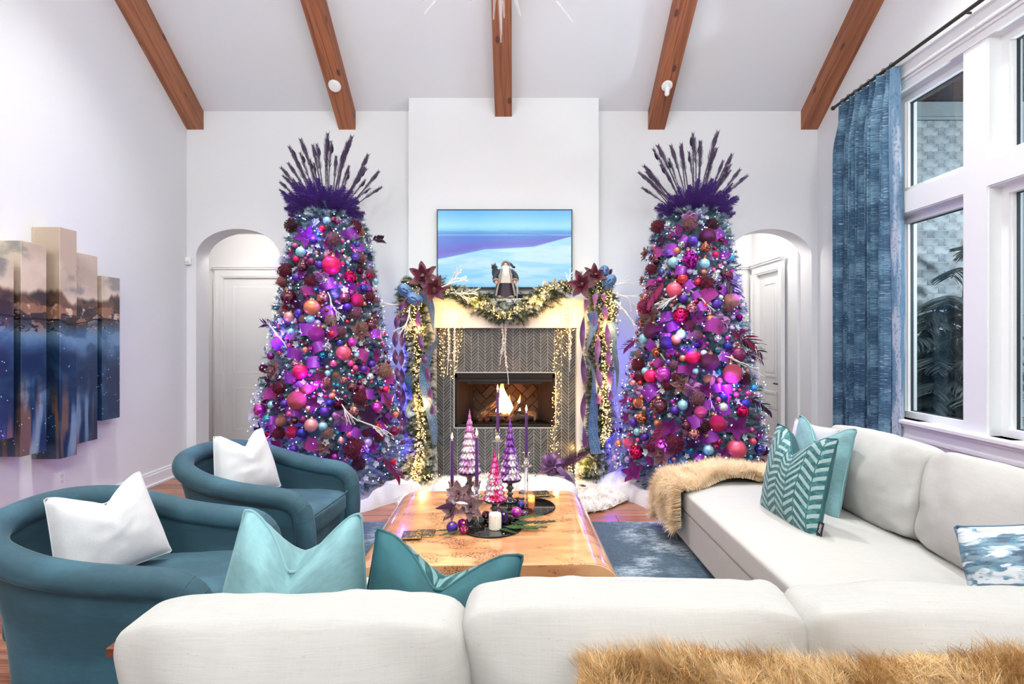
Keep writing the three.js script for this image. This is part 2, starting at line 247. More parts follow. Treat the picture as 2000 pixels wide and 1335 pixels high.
// ---------------------------------------------------------------- soft furnishing helpers and cloth materials
const linenTex = tex(1024, 1024, (u, v, x, y) => {
  const weave = ((x >> 1) + (y >> 1)) & 1, th = vnoise(u * 512, v * 10, 512, 10, 41), tv = vnoise(u * 12, v * 512, 12, 512, 42), slub = vnoise(u * 26, v * 420, 26, 420, 43), fl = vnoise(u * 190, v * 480, 190, 480, 45);
  let s = 238 + (tv - 0.5) * 9 + (th - 0.5) * 5 - weave * 4; if (slub > 0.8 && fl > 0.62) s -= (slub - 0.8) * 420 * (fl - 0.5); return [s, s * 0.985, s * 0.962];
});
linenTex.repeat.set(1.7, 1.7);
const mLinen = phy({ color: new THREE.Color(0.56, 0.56, 0.558), map: linenTex, bumpMap: linenTex, bumpScale: 0.0012, roughness: 0.92, sheen: 0.15, sheenColor: new THREE.Color(0.9, 0.9, 0.9), sheenRoughness: 0.7 });
const mLinenSeat = phy({ color: new THREE.Color(0.55, 0.55, 0.548), map: linenTex, bumpMap: linenTex, bumpScale: 0.0006, roughness: 0.92 });
const napTex = tex(512, 512, (u, v) => { const a = fbm(u, v, 4, 4, 51, 4), b = fbm(u, v, 30, 60, 55, 2), s = 208 + 40 * sstep(0.32, 0.7, a) - 12 + (b - 0.5) * 20; return [s, s, s]; });
napTex.repeat.set(1.6, 1.6);
const velvet = (c, sh, k = 0.55) => phy({ color: c, map: napTex, roughness: 0.78, sheen: k, sheenColor: new THREE.Color(sh), sheenRoughness: 0.42 });
const mTeal = velvet(0x3b6474, 0xbcd4dc, 0.6), mAqua = velvet(0x90c0c5, 0xe6f4f8, 0.6), mTealPillow = velvet(0x2e6870, 0x9cc6cc, 0.5), mSeam = std({ color: 0x3c6a72, roughness: 0.8 });
const whiteTex = tex(512, 512, (u, v) => { const s = 240 + (fbm(u, v, 200, 200, 61, 2) - 0.5) * 16 + (fbm(u, v, 5, 5, 63, 3) - 0.5) * 8; return [s, s, s]; }); whiteTex.repeat.set(2, 2);
const mWhiteCloth = phy({ color: new THREE.Color(0.68, 0.68, 0.69), map: whiteTex, bumpMap: whiteTex, bumpScale: 0.001, roughness: 0.95, sheen: 0.2, sheenColor: new THREE.Color(1, 1, 1) });
// plump cushion: a box rounded to a superellipsoid, then crowned and creased
function cushion(w, h, d, o = {}) {
  const { n = 6, crownX = 0, crownY = 0, crownZ = 0, wr = 0.004, seed = 1, seg = 26, creases = 0 } = o;
  let g = new THREE.BoxGeometry(2, 2, 2, seg, Math.max(8, Math.round(seg * 0.6)), Math.max(8, Math.round(seg * 0.7))); g = mergeVertices(strip2(g)); const p = g.attributes.position;
  for (let i = 0; i < p.count; i++) {
    let x = p.getX(i), y = p.getY(i), z = p.getZ(i); const k = Math.pow(Math.abs(x) ** n + Math.abs(y) ** n + Math.abs(z) ** n, 1 / n); x /= k; y /= k; z /= k;
    const bx = (1 - y * y) * (1 - z * z), by = (1 - x * x) * (1 - z * z), bz = (1 - x * x) * (1 - y * y);
    let X = x * (w / 2 + crownX * bx), Y = y * (h / 2 + crownY * by), Z = z * (d / 2 + crownZ * bz);
    const nn = (soft(X * 5 + 7 + seed, Y * 6 + Z * 4 + 9, seed, 3) - 0.5) * 2 * wr; X += nn * x * 0.5; Y += nn * Math.sign(y) * (0.3 + Math.abs(y)); Z += nn * Math.sign(z) * Math.abs(z);
    if (creases) { const cr = Math.sin(X * 21 + Y * 15 + seed) * Math.exp(-Math.pow((Math.abs(x) - 0.94) / 0.22, 2)) * creases; Z += cr * Math.sign(z); Y += cr * 0.5; const tuck = Math.sin(X * 9 + seed * 2) * creases * 0.6 * (1 - x * x); Y += tuck * Math.max(0, y); }
    p.setXYZ(i, X, Y, Z);
  }
  g.computeVertexNormals(); return boxUV(g);
}
function strip2(g) { const q = g.clone(); for (const k of ['normal', 'uv']) q.deleteAttribute(k); return q; }
// throw pillow, front towards +z; chop = depth of the dent knocked into its top edge, flop folds the upper right corner
function pillowParts(W, H, T, o = {}) {
  const { chop = 0, sharp = 0.8, seed = 1, ear = 0.07, dent = 0.6 } = o;
  const edge = (u, v) => {
    const s = Math.pow(clamp((v + 0.5) / 1.5), 1.4); let x = W / 2 * u * (1 - ear * (1 - v * v)) * (1 - (o.pinch ?? 0) * s), y = H / 2 * v * (1 - ear * (1 - u * u));
    y -= chop * Math.pow(1 - Math.min(1, Math.abs(u + (o.off ?? 0)) / sharp), 1.25) * s; return [x, y, s];
  };
  const side = (sgn) => grid(26, 26, (a, b) => {
    const u = 2 * a - 1, v = 2 * b - 1, [x, y0, s] = edge(u, v), lift = o.backview && sgn > 0 ? chop * Math.pow(1 - Math.min(1, Math.abs(u) / sharp), 1.25) * (s - Math.pow(s, 4)) : 0, y = y0 + lift; let t = T / 2 * Math.pow(Math.max(0, (1 - u * u * u * u) * (1 - v * v * v * v)), 0.5) * (0.66 + 0.34 * (1 - u * u) * (1 - v * v));
    if (chop && !(o.backview && sgn > 0)) t *= 1 - dent * Math.exp(-Math.pow((u + (o.off ?? 0)) / 0.3, 2)) * s;
    t *= 1 + 0.16 * (soft(u * 1.8 + 5 + seed, v * 1.8 + 5, seed, 3) - 0.5) * 2; const lean = chop ? (o.fold ?? 0.05) * s * Math.exp(-Math.pow((u + (o.off ?? 0)) / 0.35, 2)) : 0;
    return V(x * sgn, y, sgn * t + lean).setX(x * (sgn > 0 ? 1 : 1));
  });
  const f = side(1), b = side(-1); flip(b);
  const scaleUV = (g) => { const uv = g.attributes.uv; for (let i = 0; i < uv.count; i++) uv.setXY(i, uv.getX(i) * W, uv.getY(i) * H); return g; };
  const rim = []; const N = 60; for (let i = 0; i < N; i++) { const q = i / N * 4, k = Math.floor(q), t = (q - k) * 2 - 1; const [u, v] = [[t, -1], [1, t], [-t, 1], [-1, -t]][k]; const [x, y, s] = edge(u, v); rim.push(V(x, y, chop ? (o.fold ?? 0.05) * s * Math.exp(-Math.pow((u + (o.off ?? 0)) / 0.35, 2)) : 0)); }
  return { front: scaleUV(f), back: scaleUV(b), piping: tube(rim, o.pipe ?? 0.005, 140, 6, true) };
}
function flip(g) { const a = g.index.array; for (let i = 0; i < a.length; i += 3) { const t = a[i]; a[i] = a[i + 1]; a[i + 1] = t; } g.computeVertexNormals(); return g; }
function pillow(label, size, mats, pos, rot, o, group) {
  const t = thing('throw_pillow', label, 'pillow', pos, 0, group); t.rotation.set(...rot, 'YXZ'); const p = pillowParts(...size, o);
  mesh('front_panel', p.front, mats[0], t); mesh('back_panel', p.back, mats[1], t); mesh('piping', p.piping, mats[2], t); return t;
}
// hair for fur throws and rugs: curved tapered blades
function hairTuft(len, wid, n, s, spread = 0.5, droop = 0.4) {
  const r = rng(s), pos = [], idx = [];
  for (let k = 0; k < n; k++) {
    const a = r() * 2 * PI, tilt = spread * (0.3 + r()), L = len * (0.6 + 0.6 * r()), bx = (r() - 0.5) * 0.02, bz = (r() - 0.5) * 0.02, dx = Math.cos(a), dz = Math.sin(a), b0 = pos.length / 3, SEG = 3;
    for (let j = 0; j <= SEG; j++) { const q = j / SEG, bend = tilt * q + droop * q * q, x = bx + dx * L * q * bend, z = bz + dz * L * q * bend, y = L * q * (1 - 0.35 * bend * q), w = wid * (1 - q) + 0.00015; pos.push(x - dz * w, y, z + dx * w, x + dz * w, y, z - dx * w); }
    for (let j = 0; j < SEG; j++) { const c = b0 + j * 2; idx.push(c, c + 1, c + 3, c, c + 3, c + 2); }
  }
  const g = new THREE.BufferGeometry(); g.setAttribute('position', new THREE.Float32BufferAttribute(pos, 3)); g.setIndex(idx); g.computeVertexNormals(); return g;
}
// plant hair tufts over a surface f(u, v) with normals by difference
function furOn(f, n, len, wid, colors, s, parent, name, o = {}) {
  const r = rng(s), ms = [], cs = [], e = 0.004, comb = o.comb ?? V(0, -0.25, 0);
  for (let k = 0; k < n; k++) {
    const u = r(), v = r(), p = f(u, v), a = f(Math.min(1, u + e), v).sub(f(Math.max(0, u - e), v)), b = f(u, Math.min(1, v + e)).sub(f(u, Math.max(0, v - e))), nn = a.cross(b).normalize(); if (o.out ? nn.dot(o.out(u, v)) < 0 : nn.y < 0) nn.negate();
    const clump = soft(u * (o.cu ?? 9), v * (o.cv ?? 4), s, 2) - 0.5, clump2 = soft(u * (o.cu ?? 9) + 17, v * (o.cv ?? 4), s + 3, 2) - 0.5;
    nn.add(comb).add(V(clump * 1.5, 0, clump2 * 1.5)).normalize();
    ms.push(M4(p.addScaledVector(nn, -0.003), aim(UPV, nn, r() * 6.28), 0.75 + 0.5 * r() + clump * 0.4)); cs.push(colors[Math.floor(r() * colors.length)]);
  }
  return stuff(name, hairTuft(len, wid, o.blades ?? 7, s, o.spread ?? 0.35, o.droop ?? 0.35), std({ color: 0xffffff, roughness: 0.7, side: THREE.DoubleSide }), ms, cs, parent);
}
const C = (h) => new THREE.Color(h);
// ---------------------------------------------------------------- area rug
{
  const t = tex(1024, 1024, (u, v) => { const a = fbm(u, v, 5, 5, 71, 5), b = fbm(u, v, 40, 160, 75, 3), c = fbm(u, v, 120, 300, 78, 2); let k = sstep(0.38, 0.62, a * 0.8 + b * 0.2); let col = mix3([62, 80, 96], [158, 170, 180], k); return mix3(col, [34, 44, 54], sstep(0.55, 0.8, c) * 0.55); });
  t.repeat.set(0.5, 0.5);
  const rug = thing('area_rug', 'blue-grey mottled area rug under the burl coffee table', 'rug', [-0.1, 0, -2.6]);
  mesh('pile', rbox(-1.95, 1.95, 0.001, 0.014, -1.74, 1.5, 0.005), std({ map: t, bumpMap: t, bumpScale: 0.004, roughness: 0.95 }), rug);
  for (const z of [-1.748, 1.498]) mesh('binding', box(-1.955, 1.955, 0, 0.011, z, z + 0.01), std({ color: 0x56646f, roughness: 0.9 }), rug);
}
// ---------------------------------------------------------------- sectional sofa: long section with its back to the camera, chaise along the window wall
{
  const s = thing('sectional_sofa', 'white linen L-shaped sectional sofa with its back to the viewer and chaise under the window', 'sofa', [0, 0, 0]);
  // long section
  mesh('sofa_base', [rbox(-1.0, 2.62, 0.05, 0.285, -2.42, -1.1, 0.02)], mLinenSeat, s);
  mesh('back_frame', [rbox(-0.99, 2.62, 0.285, 0.68, -1.27, -1.1, 0.03, 3)], mLinenSeat, s);
  mesh('arm', rbox(-1.11, -0.975, 0.285, 0.65, -1.79, -1.46, 0.012, 3), mLinenSeat, s);
  mesh('seat_cushion', put(cushion(2.2, 0.165, 0.86, { n: 9, crownY: 0.015 }), 0.12, 0.36, -2.0), mLinenSeat, s);
  // chaise along the right wall
  mesh('chaise_base', rbox(1.253, 2.62, 0.05, 0.29, -4.2, -2.3, 0.02), mLinenSeat, s);
  mesh('back_frame', rbox(2.40, 2.62, 0.29, 0.86, -3.6, -1.1, 0.04, 3), mLinenSeat, s);
  mesh('seat_cushion', put(cushion(1.0, 0.17, 2.96, { n: 10, crownY: 0.018, seg: 40, seed: 4 }), 1.742, 0.365, -2.74), mLinenSeat, s);
  for (const [x, z] of [[1.31, -4.08], [1.31, -2.45], [2.5, -4.1], [-1.0, -2.3], [-1.0, -1.2], [2.5, -1.2], [0.9, -1.2]]) mesh('foot', put(new THREE.CylinderGeometry(0.032, 0.026, 0.05, 4, 1), x, 0.025, z, 0, PI / 4), std({ color: 0x17130f, roughness: 0.4 }), s);
}
const backCushion = (w, h, d, seed, zc = 0.075) => cushion(w, h, d, { n: 9, crownX: 0.012, crownY: 0.016, crownZ: zc, wr: 0.014, seed, seg: 48, creases: 0.007 });
for (const [x, w, h, y, rz, seed, label] of [[-0.585, 0.955, 0.50, 0.572, 0.085, 3, 'white linen back cushion at the left end of the near sofa back'], [0.315, 0.905, 0.52, 0.606, 0.0, 8, 'white linen back cushion in the middle of the near sofa back'], [1.245, 1.0, 0.52, 0.59, -0.03, 14, 'white linen back cushion at the right end of the near sofa back']]) {
  const c = thing('back_cushion', label, 'cushion', [x, y, -1.42], 0, 'loose back cushions of the sofa'); c.rotation.set(0.10, x < 0 ? -0.10 : 0, rz);
  mesh('cover', backCushion(w, h, 0.17, seed, 0.10), mLinen, c);
  const st = []; for (let i = 0; i <= 20; i++) { const q = i / 20 * 2 - 1; st.push(V(q * w * 0.44, h * 0.335 - 0.01 * q * q, 0.157 - 0.055 * q * q)); } void st;
}
for (const [z, w, seed, label] of [[-3.2, 0.86, 5, 'white linen back cushion under the window behind the aqua pillow'], [-2.31, 0.90, 9, 'white linen back cushion under the window beside the streaked blue pillow']]) {
  const c = thing('back_cushion', label, 'cushion', [2.27, 0.70, z], 0, 'loose back cushions of the sofa'); c.rotation.set(0, -PI / 2, 0); c.rotateX(-0.22);
  mesh('cover', backCushion(w, 0.52, 0.22, seed), mLinenSeat, c);
}
// ---------------------------------------------------------------- fur throws
{
  const fur = [0xf0d8b2, 0xe6c79a, 0xfae8cc, 0xdcb482, 0xf2dcbc].map(C), furDark = [0xe6bd84, 0xdcae6c, 0xf2d2a0, 0xcc9c58, 0xf8e2b8, 0xa87c48].map(C);
  const far = thing('fur_throw', 'tan long-haired fur throw over the far end of the chaise beside the right tree', 'throw', [1.28, 0.45, -4.0]);
  // hangs over the front edge (u) and lies across the seat end (v)
  const f1 = (u, v) => { const s = u * 1.3, h = 0.24, e = sstep(0.80, 1, v), zz = lerp(0.30 - 0.20 * sstep(0.22, 0.6, u), -0.24, v), q = s < h ? 0 : s - h, x = -0.085 + (q < 0.08 ? q * q / 0.16 : q - 0.04), y = s < h ? -0.03 - (h - s) : -0.03 + 0.05 * Math.sin(Math.min(1, q / 0.08) * PI / 2); return V(x + 0.02 * Math.sin(v * 11), y - 0.12 * e * e + 0.025 * Math.sin(s * 9 + 1) * (q > 0.08 ? 1 : 0) + 0.012, zz); };
  mesh('backing', grid(24, 12, f1), std({ color: 0xb08a5c, roughness: 0.95, side: THREE.DoubleSide }), far);
  furOn(f1, 11000, 0.085, 0.0014, fur, 91, far, 'hair', { comb: V(-0.35, -0.1, 0.25), out: () => V(-0.5, 1, 0) });
  const near = thing('fur_throw', 'tan fur throw with dark tips draped along the near sofa back at the bottom edge', 'throw', [1.0, 0.70, -1.18]);
  const f2 = (u, v) => { const x = lerp(-0.84, 0.85, u), q = v * 2 - 1; return V(x + 0.015 * Math.sin(v * 9), 0.055 - 0.10 * Math.pow(Math.abs(q), 3) * (q > 0 ? 1.4 : 0.5) + 0.012 * Math.sin(u * 13) - 0.02 * u, lerp(-0.085, 0.16, v)); };
  mesh('backing', grid(30, 12, f2), std({ color: 0xa87a44, roughness: 0.95, side: THREE.DoubleSide }), near);
  furOn(f2, 15000, 0.07, 0.00065, furDark, 97, near, 'hair', { comb: V(0.35, 0.0, -0.1), blades: 11, cu: 22, cv: 3, spread: 0.3, droop: 0.5 });
}
// ---------------------------------------------------------------- small wooden table beside the sofa arm
{
  const t = thing('side_table', 'small brown wooden side table tucked between the near sofa and the armchair', 'table', [-1.16, 0, -1.78]);
  const m = std({ map: woodTex, color: 0xb08a70, roughness: 0.5 });
  mesh('tabletop', rbox(-0.135, 0.0, 0.545, 0.575, 0.02, 0.16, 0.004), m, t); mesh('leg', rbox(-0.125, -0.10, 0.0, 0.545, 0.06, 0.11, 0.003), m, t); mesh('foot', rbox(-0.13, 0.0, 0.0, 0.02, 0.02, 0.15, 0.003), m, t);
}
// ---------------------------------------------------------------- barrel armchairs
function armchair() {
  const g = new THREE.Group();
  const half = [[0.44, 0.03, 0.355], [0.455, 0.22, 0.362], [0.452, 0.38, 0.37], [0.43, 0.475, 0.378], [0.355, 0.535, 0.385], [0.2, 0.56, 0.392], [0.0, 0.59, 0.405], [-0.18, 0.635, 0.412], [-0.35, 0.69, 0.37], [-0.47, 0.725, 0.24], [-0.515, 0.737, 0.1]];
  const path = [...half.map((p) => V(...p)), ...half.slice().reverse().map(([x, y, z]) => V(x, y, -z))], curve = new THREE.CatmullRomCurve3(path, false, 'centripetal');
  const roll = new THREE.TubeGeometry(curve, 110, 0.062, 16), uvScale = (q, a, b) => { const uv = q.attributes.uv; for (let i = 0; i < uv.count; i++) uv.setXY(i, uv.getX(i) * a, uv.getY(i) * b); return q; };
  uvScale(roll, 3.4, 0.4); const rollM = mesh('rolled_edge', roll, mTeal, g);
  const ends = [put(sph(14, 10), 0.44, 0.03, 0.355, 0, 0, 0, [0.062, 0.012, 0.062]), put(sph(14, 10), 0.44, 0.03, -0.355, 0, 0, 0, [0.062, 0.012, 0.062])]; mesh('roll_end', ends[0], mTeal, g); mesh('roll_end', ends[1], mTeal, g);
  const P = (u) => curve.getPoint(u), ctr = V(0.02, 0, 0);
  const outw = (p) => { const d = V(p.x > 0 ? 0 : p.x, 0, p.z * 1.0); return d.normalize(); };
  const shell = (off, yb, sc, under) => grid(90, 10, (u, v) => { const p = P(lerp(0.045, 0.955, u)), o = outw(p), top = p.clone().addScaledVector(o, off); top.y -= under; const bot = V(ctr.x + (p.x - ctr.x) * sc, yb, p.z * sc).addScaledVector(o, off * 0.9); const k = 1 - v, c = top.clone().lerp(bot, k); c.addScaledVector(o, -0.02 * Math.sin(k * PI) * Math.sign(off)); return c; });
  mesh('outer_shell', uvScale(shell(0.028, 0.035, 0.83, 0.02), 2.6, 0.6), mTeal, g); mesh('inner_shell', uvScale(shell(-0.03, 0.27, 0.93, 0.02), 2.4, 0.5), mTeal, g);
  const seatM = mesh('seat_cushion', put(cushion(0.90, 0.155, 0.64, { n: 7, crownY: 0.022, wr: 0.006, seed: 21 }), 0.02, 0.335, 0), mTeal, g);
  const pr = []; for (let i = 0; i <= 24; i++) { const q = i / 24 * 2 - 1; pr.push(V(0.458 - 0.012 * q ** 6, 0.40, q * 0.3)); } mesh('welt', tube(pr, 0.004, 30, 6), mTeal, seatM);
  mesh('front_rail', rbox(0.36, 0.42, 0.03, 0.265, -0.32, 0.32, 0.012), mTeal, g);
  mesh('plinth', put(new THREE.CylinderGeometry(0.36, 0.36, 0.034, 40), -0.05, 0.017, 0), std({ color: 0x14171a, roughness: 0.5 }), g);
  for (const sgn of [1, -1]) for (const u of [0.115, 0.145, 0.172]) { const q = sgn > 0 ? u : 1 - u, p = P(q), t = curve.getTangent(q), ring = new THREE.TorusGeometry(0.0622, 0.0014, 5, 28); ring.applyQuaternion(new THREE.Quaternion().setFromUnitVectors(V(0, 0, 1), t)); ring.translate(p.x, p.y, p.z); mesh('seam', ring, mSeam, rollM); }
  return g;
}
{
  const a = armchair(); a.name = numbered('armchair'); a.position.set(-1.79, 0, -2.47); a.rotation.y = 5 * R; scene.add(a); tag(a, 'teal velvet barrel armchair nearest the viewer at the left edge', 'armchair', 'teal velvet armchairs');
  const b = a.clone(); b.name = numbered('armchair'); b.position.set(-1.75, 0, -3.66); b.rotation.y = -5 * R; scene.add(b); tag(b, 'teal velvet barrel armchair in front of the left decorated tree', 'armchair', 'teal velvet armchairs');
  pillow('white square pillow with a dented top on the nearest teal armchair', [0.46, 0.44, 0.20], [mWhiteCloth, mWhiteCloth, mWhiteCloth], [-1.955, 0.645, -2.46], [-0.34, 60 * R, 0.10], { chop: 0.10, sharp: 0.85, seed: 3, pipe: 0.003, ear: 0.05, pinch: 0.16, dent: 0.3 }, 'white pillows on the armchairs');
  pillow('white square pillow with a dented top on the far teal armchair by the tree', [0.46, 0.45, 0.20], [mWhiteCloth, mWhiteCloth, mWhiteCloth], [-1.93, 0.67, -3.66], [-0.30, 56 * R, 0.03], { chop: 0.11, sharp: 0.75, seed: 6, pipe: 0.003, ear: 0.05, pinch: 0.24, dent: 0.3 }, 'white pillows on the armchairs');
}
// ---------------------------------------------------------------- pillows on the sofa
{
  const chev = tex(512, 512, (u, v, x, y) => { const cw = 1 / 6, cu = u / cw, k = Math.floor(cu), f = cu - k, s = (k % 2 ? f : 1 - f) * 0.11; const row = ((v + s) / 0.085), fr = row - Math.floor(row), edge = Math.min(f, 1 - f) < 0.04; const n = fbm(u, v, 40, 40, 131, 3); const lite = fr > 0.52 && fr < 0.96 && !edge; return lite ? mix3([160, 180, 178], [128, 156, 156], n) : mix3([26, 80, 84], [66, 118, 120], sstep(0.3, 0.8, n)); });
  chev.repeat.set(1.75, 1.6);
  const mChev = phy({ map: chev, roughness: 0.7, bumpMap: chev, bumpScale: 0.002, sheen: 0.3, sheenColor: C(0xbfdcdc) });
  const chevSoft = chev.clone(); chevSoft.repeat.set(1.7, 1.7); const mChevSoft = phy({ map: chevSoft, color: 0xb8d8d8, roughness: 0.8 });
  const ik = tex(512, 512, (u, v) => { const w = fbm(u, v, 3, 9, 141, 4), s = fbm(u, v + (w - 0.5) * 0.35, 2, 11, 145, 4), f = fbm(u, v, 60, 160, 149, 2); let c = mix3([214, 218, 220], [74, 118, 142], sstep(0.40, 0.52, s)); c = mix3(c, [58, 74, 92], sstep(0.54, 0.66, s) * 0.85); c = mix3(c, [150, 176, 190], sstep(0.5, 0.75, fbm(u, v, 4, 22, 147, 3)) * 0.6); return mix3(c, [200, 206, 208], f * 0.25); });
  ik.repeat.set(2.4, 2.8);
  const mIkat = std({ map: ik, bumpMap: ik, bumpScale: 0.001, roughness: 0.9 });
  pillow('aqua velvet pillow with a deep dent, behind the near sofa cushions at left', [0.53, 0.53, 0.27], [mAqua, mAqua, mAqua], [-0.735, 0.70, -1.72], [0.10, PI + 0.10, 0.07], { chop: 0.17, sharp: 0.85, seed: 12, dent: 0.45, fold: -0.07, pinch: 0.28, backview: 1 }, 'aqua pillows');
  pillow('dark teal velvet pillow with a patterned front, between the aqua pillow and coffee table', [0.56, 0.50, 0.27], [mChevSoft, mTealPillow, mTealPillow], [-0.265, 0.605, -1.75], [0.10, PI - 0.06, 0.15], { chop: 0.12, sharp: 0.8, seed: 17, dent: 0.45, fold: -0.09, pinch: 0.08, backview: 1 }, 'teal pillows');
  pillow('aqua velvet pillow leaning on the chaise back cushion behind the chevron pillow', [0.60, 0.60, 0.17], [mAqua, mAqua, mAqua], [2.02, 0.71, -3.42], [-0.20, -PI / 2 + 0.02, 0], { chop: 0.13, sharp: 0.8, seed: 22, fold: 0.04 }, 'aqua pillows');
  pillow('pale blue-white pillow peeking out behind the aqua pillow on the chaise', [0.5, 0.5, 0.12], [mWhiteCloth, mWhiteCloth, mWhiteCloth], [2.14, 0.70, -3.72], [-0.2, -PI / 2 + 0.04, 0.02], { seed: 25, pipe: 0.003 });
  const cp = pillow('teal and silver chevron velvet pillow with a folded corner on the chaise seat', [0.62, 0.60, 0.20], [mChev, mTealPillow, mTealPillow], [1.72, 0.70, -3.14], [-0.22, -PI / 2 + 0.02, 0.02], { chop: 0.15, sharp: 0.62, off: -0.05, seed: 31, fold: 0.05, dent: 0.5 });
  const cv = document.createElement('canvas'); cv.width = 64; cv.height = 160; const c2 = cv.getContext('2d'); c2.fillStyle = '#14181a'; c2.fillRect(0, 0, 64, 160); c2.fillStyle = '#e8e8e4'; c2.translate(40, 130); c2.rotate(-PI / 2); c2.font = 'italic 34px serif'; c2.fillText('Embly', 0, 0); const lt = new THREE.CanvasTexture(cv); lt.colorSpace = THREE.SRGBColorSpace;
  const lab = mesh('label_tab', put(new THREE.BoxGeometry(0.03, 0.075, 0.003), 0.315, -0.2, 0.0, 0, 0.5), std({ map: lt, roughness: 0.8 }), cp.children[2]); lab.userData.label = 'black woven label tab';
  pillow('blue and white streaked pillow at the right edge of the chaise', [0.52, 0.50, 0.20], [mIkat, mIkat, std({ color: 0x4d6b80, roughness: 0.85 })], [1.86, 0.655, -1.80], [-0.30, -PI / 2 + 0.16, 0.42], { seed: 37, pipe: 0.004, ear: 0.05 });
}
// ---------------------------------------------------------------- curtain on its rod
{
  const ct = tex(512, 1024, (u, v) => { const s = vnoise(u * 34, v * 400, 34, 400, 151), s2 = vnoise(u * 50, v * 480, 50, 480, 152), b = fbm(u, v, 4, 9, 154, 3); let c = mix3([50, 84, 112], [104, 140, 164], sstep(0.3, 0.75, b)); c = mix3(c, [176, 196, 210], sstep(0.68, 0.92, s) * 0.7); c = mix3(c, [32, 54, 80], sstep(0.58, 0.84, s2) * 0.65); return c; });
  ct.repeat.set(1.0, 1);
  const lin = tex(256, 512, (u, v) => { const b = fbm(u, v, 3, 10, 161, 4); return mix3(mix3([92, 122, 148], [160, 168, 184], sstep(0.45, 0.66, b)), [60, 84, 108], sstep(0.6, 0.85, vnoise(u * 14, v * 240, 14, 240, 163)) * 0.4); });
  const mc = std({ map: ct, bumpMap: ct, bumpScale: 0.002, roughness: 0.8, side: THREE.DoubleSide }), ml = std({ map: lin, roughness: 0.85, side: THREE.DoubleSide });
  const rod = thing('curtain_rod', 'dark bronze curtain rod running above the tall windows', 'rod', [3.45, 4.06, -5.52]);
  mesh('pole', put(new THREE.CylinderGeometry(0.016, 0.016, 3.3, 16), 0, 0, 1.65, PI / 2), std({ color: 0x4a4640, metalness: 0.75, roughness: 0.4 }), rod);
  mesh('finial', put(lathe([[0, 0.04], [0.018, 0.03], [0.024, 0.012], [0.014, 0], [0.016, -0.02]], 16), 0, 0, -0.01, -PI / 2), std({ color: 0x4a4640, metalness: 0.75, roughness: 0.4 }), rod);
  for (const z of [0.1, 1.6]) mesh('bracket', [put(new THREE.CylinderGeometry(0.009, 0.009, 0.12, 10), 0.06, -0.006, z, 0, 0, PI / 2), put(new THREE.CylinderGeometry(0.03, 0.03, 0.008, 20), 0.117, -0.006, z, 0, 0, PI / 2)], std({ color: 0x4a4640, metalness: 0.75, roughness: 0.4 }), rod);
  const cu = thing('curtain', 'blue streaked pleated curtain hanging from the rod at the window corner', 'curtain', [3.45, 0.03, -5.42]);
  const W = 0.74, H = 4.0, N = 7;
  const fold = (u, v) => { const top = sstep(0.86, 1, v), k = u * N * 2 * PI, amp = lerp(0.095, 0.035, top) * (1 + 0.25 * Math.sin(u * 17)), z = u * W * lerp(1, 0.98, v) + lerp(0.014, 0.004, top) * Math.sin(2 * k) + 0.01 * Math.sin(v * 5 + u * 9), pinch = top > 0 ? 0.01 * top * Math.sin(k * 3) : 0; return V(-0.005 + amp * Math.sin(k + 0.35 * Math.sin(v * 4)) + pinch, v * H, z - 0.03 * (1 - v)); };
  const cg = grid(220, 60, fold); { const uv = cg.attributes.uv; for (let i = 0; i < uv.count; i++) uv.setXY(i, uv.getX(i) * 2.2, uv.getY(i) * 2.6); }
  mesh('curtain_panel', cg, mc, cu);
  mesh('return_edge', grid(10, 50, (u, v) => { const e = fold(1, v); return V(e.x + 0.13 * u * (0.75 + 0.25 * (1 - v)) - 0.01 + 0.012 * Math.sin(u * 5 + v * 6), e.y, e.z + 0.012 + 0.05 * Math.sin(u * 3.1)); }), ml, cu).userData.label = 'paler blue turned side edge';
  for (let k = 0; k < 8; k++) mesh('ring', put(new THREE.TorusGeometry(0.024, 0.003, 8, 24), 0, 4.03, 0.04 + k * 0.1), std({ color: 0x3d3a36, metalness: 0.7, roughness: 0.4 }), cu);
}
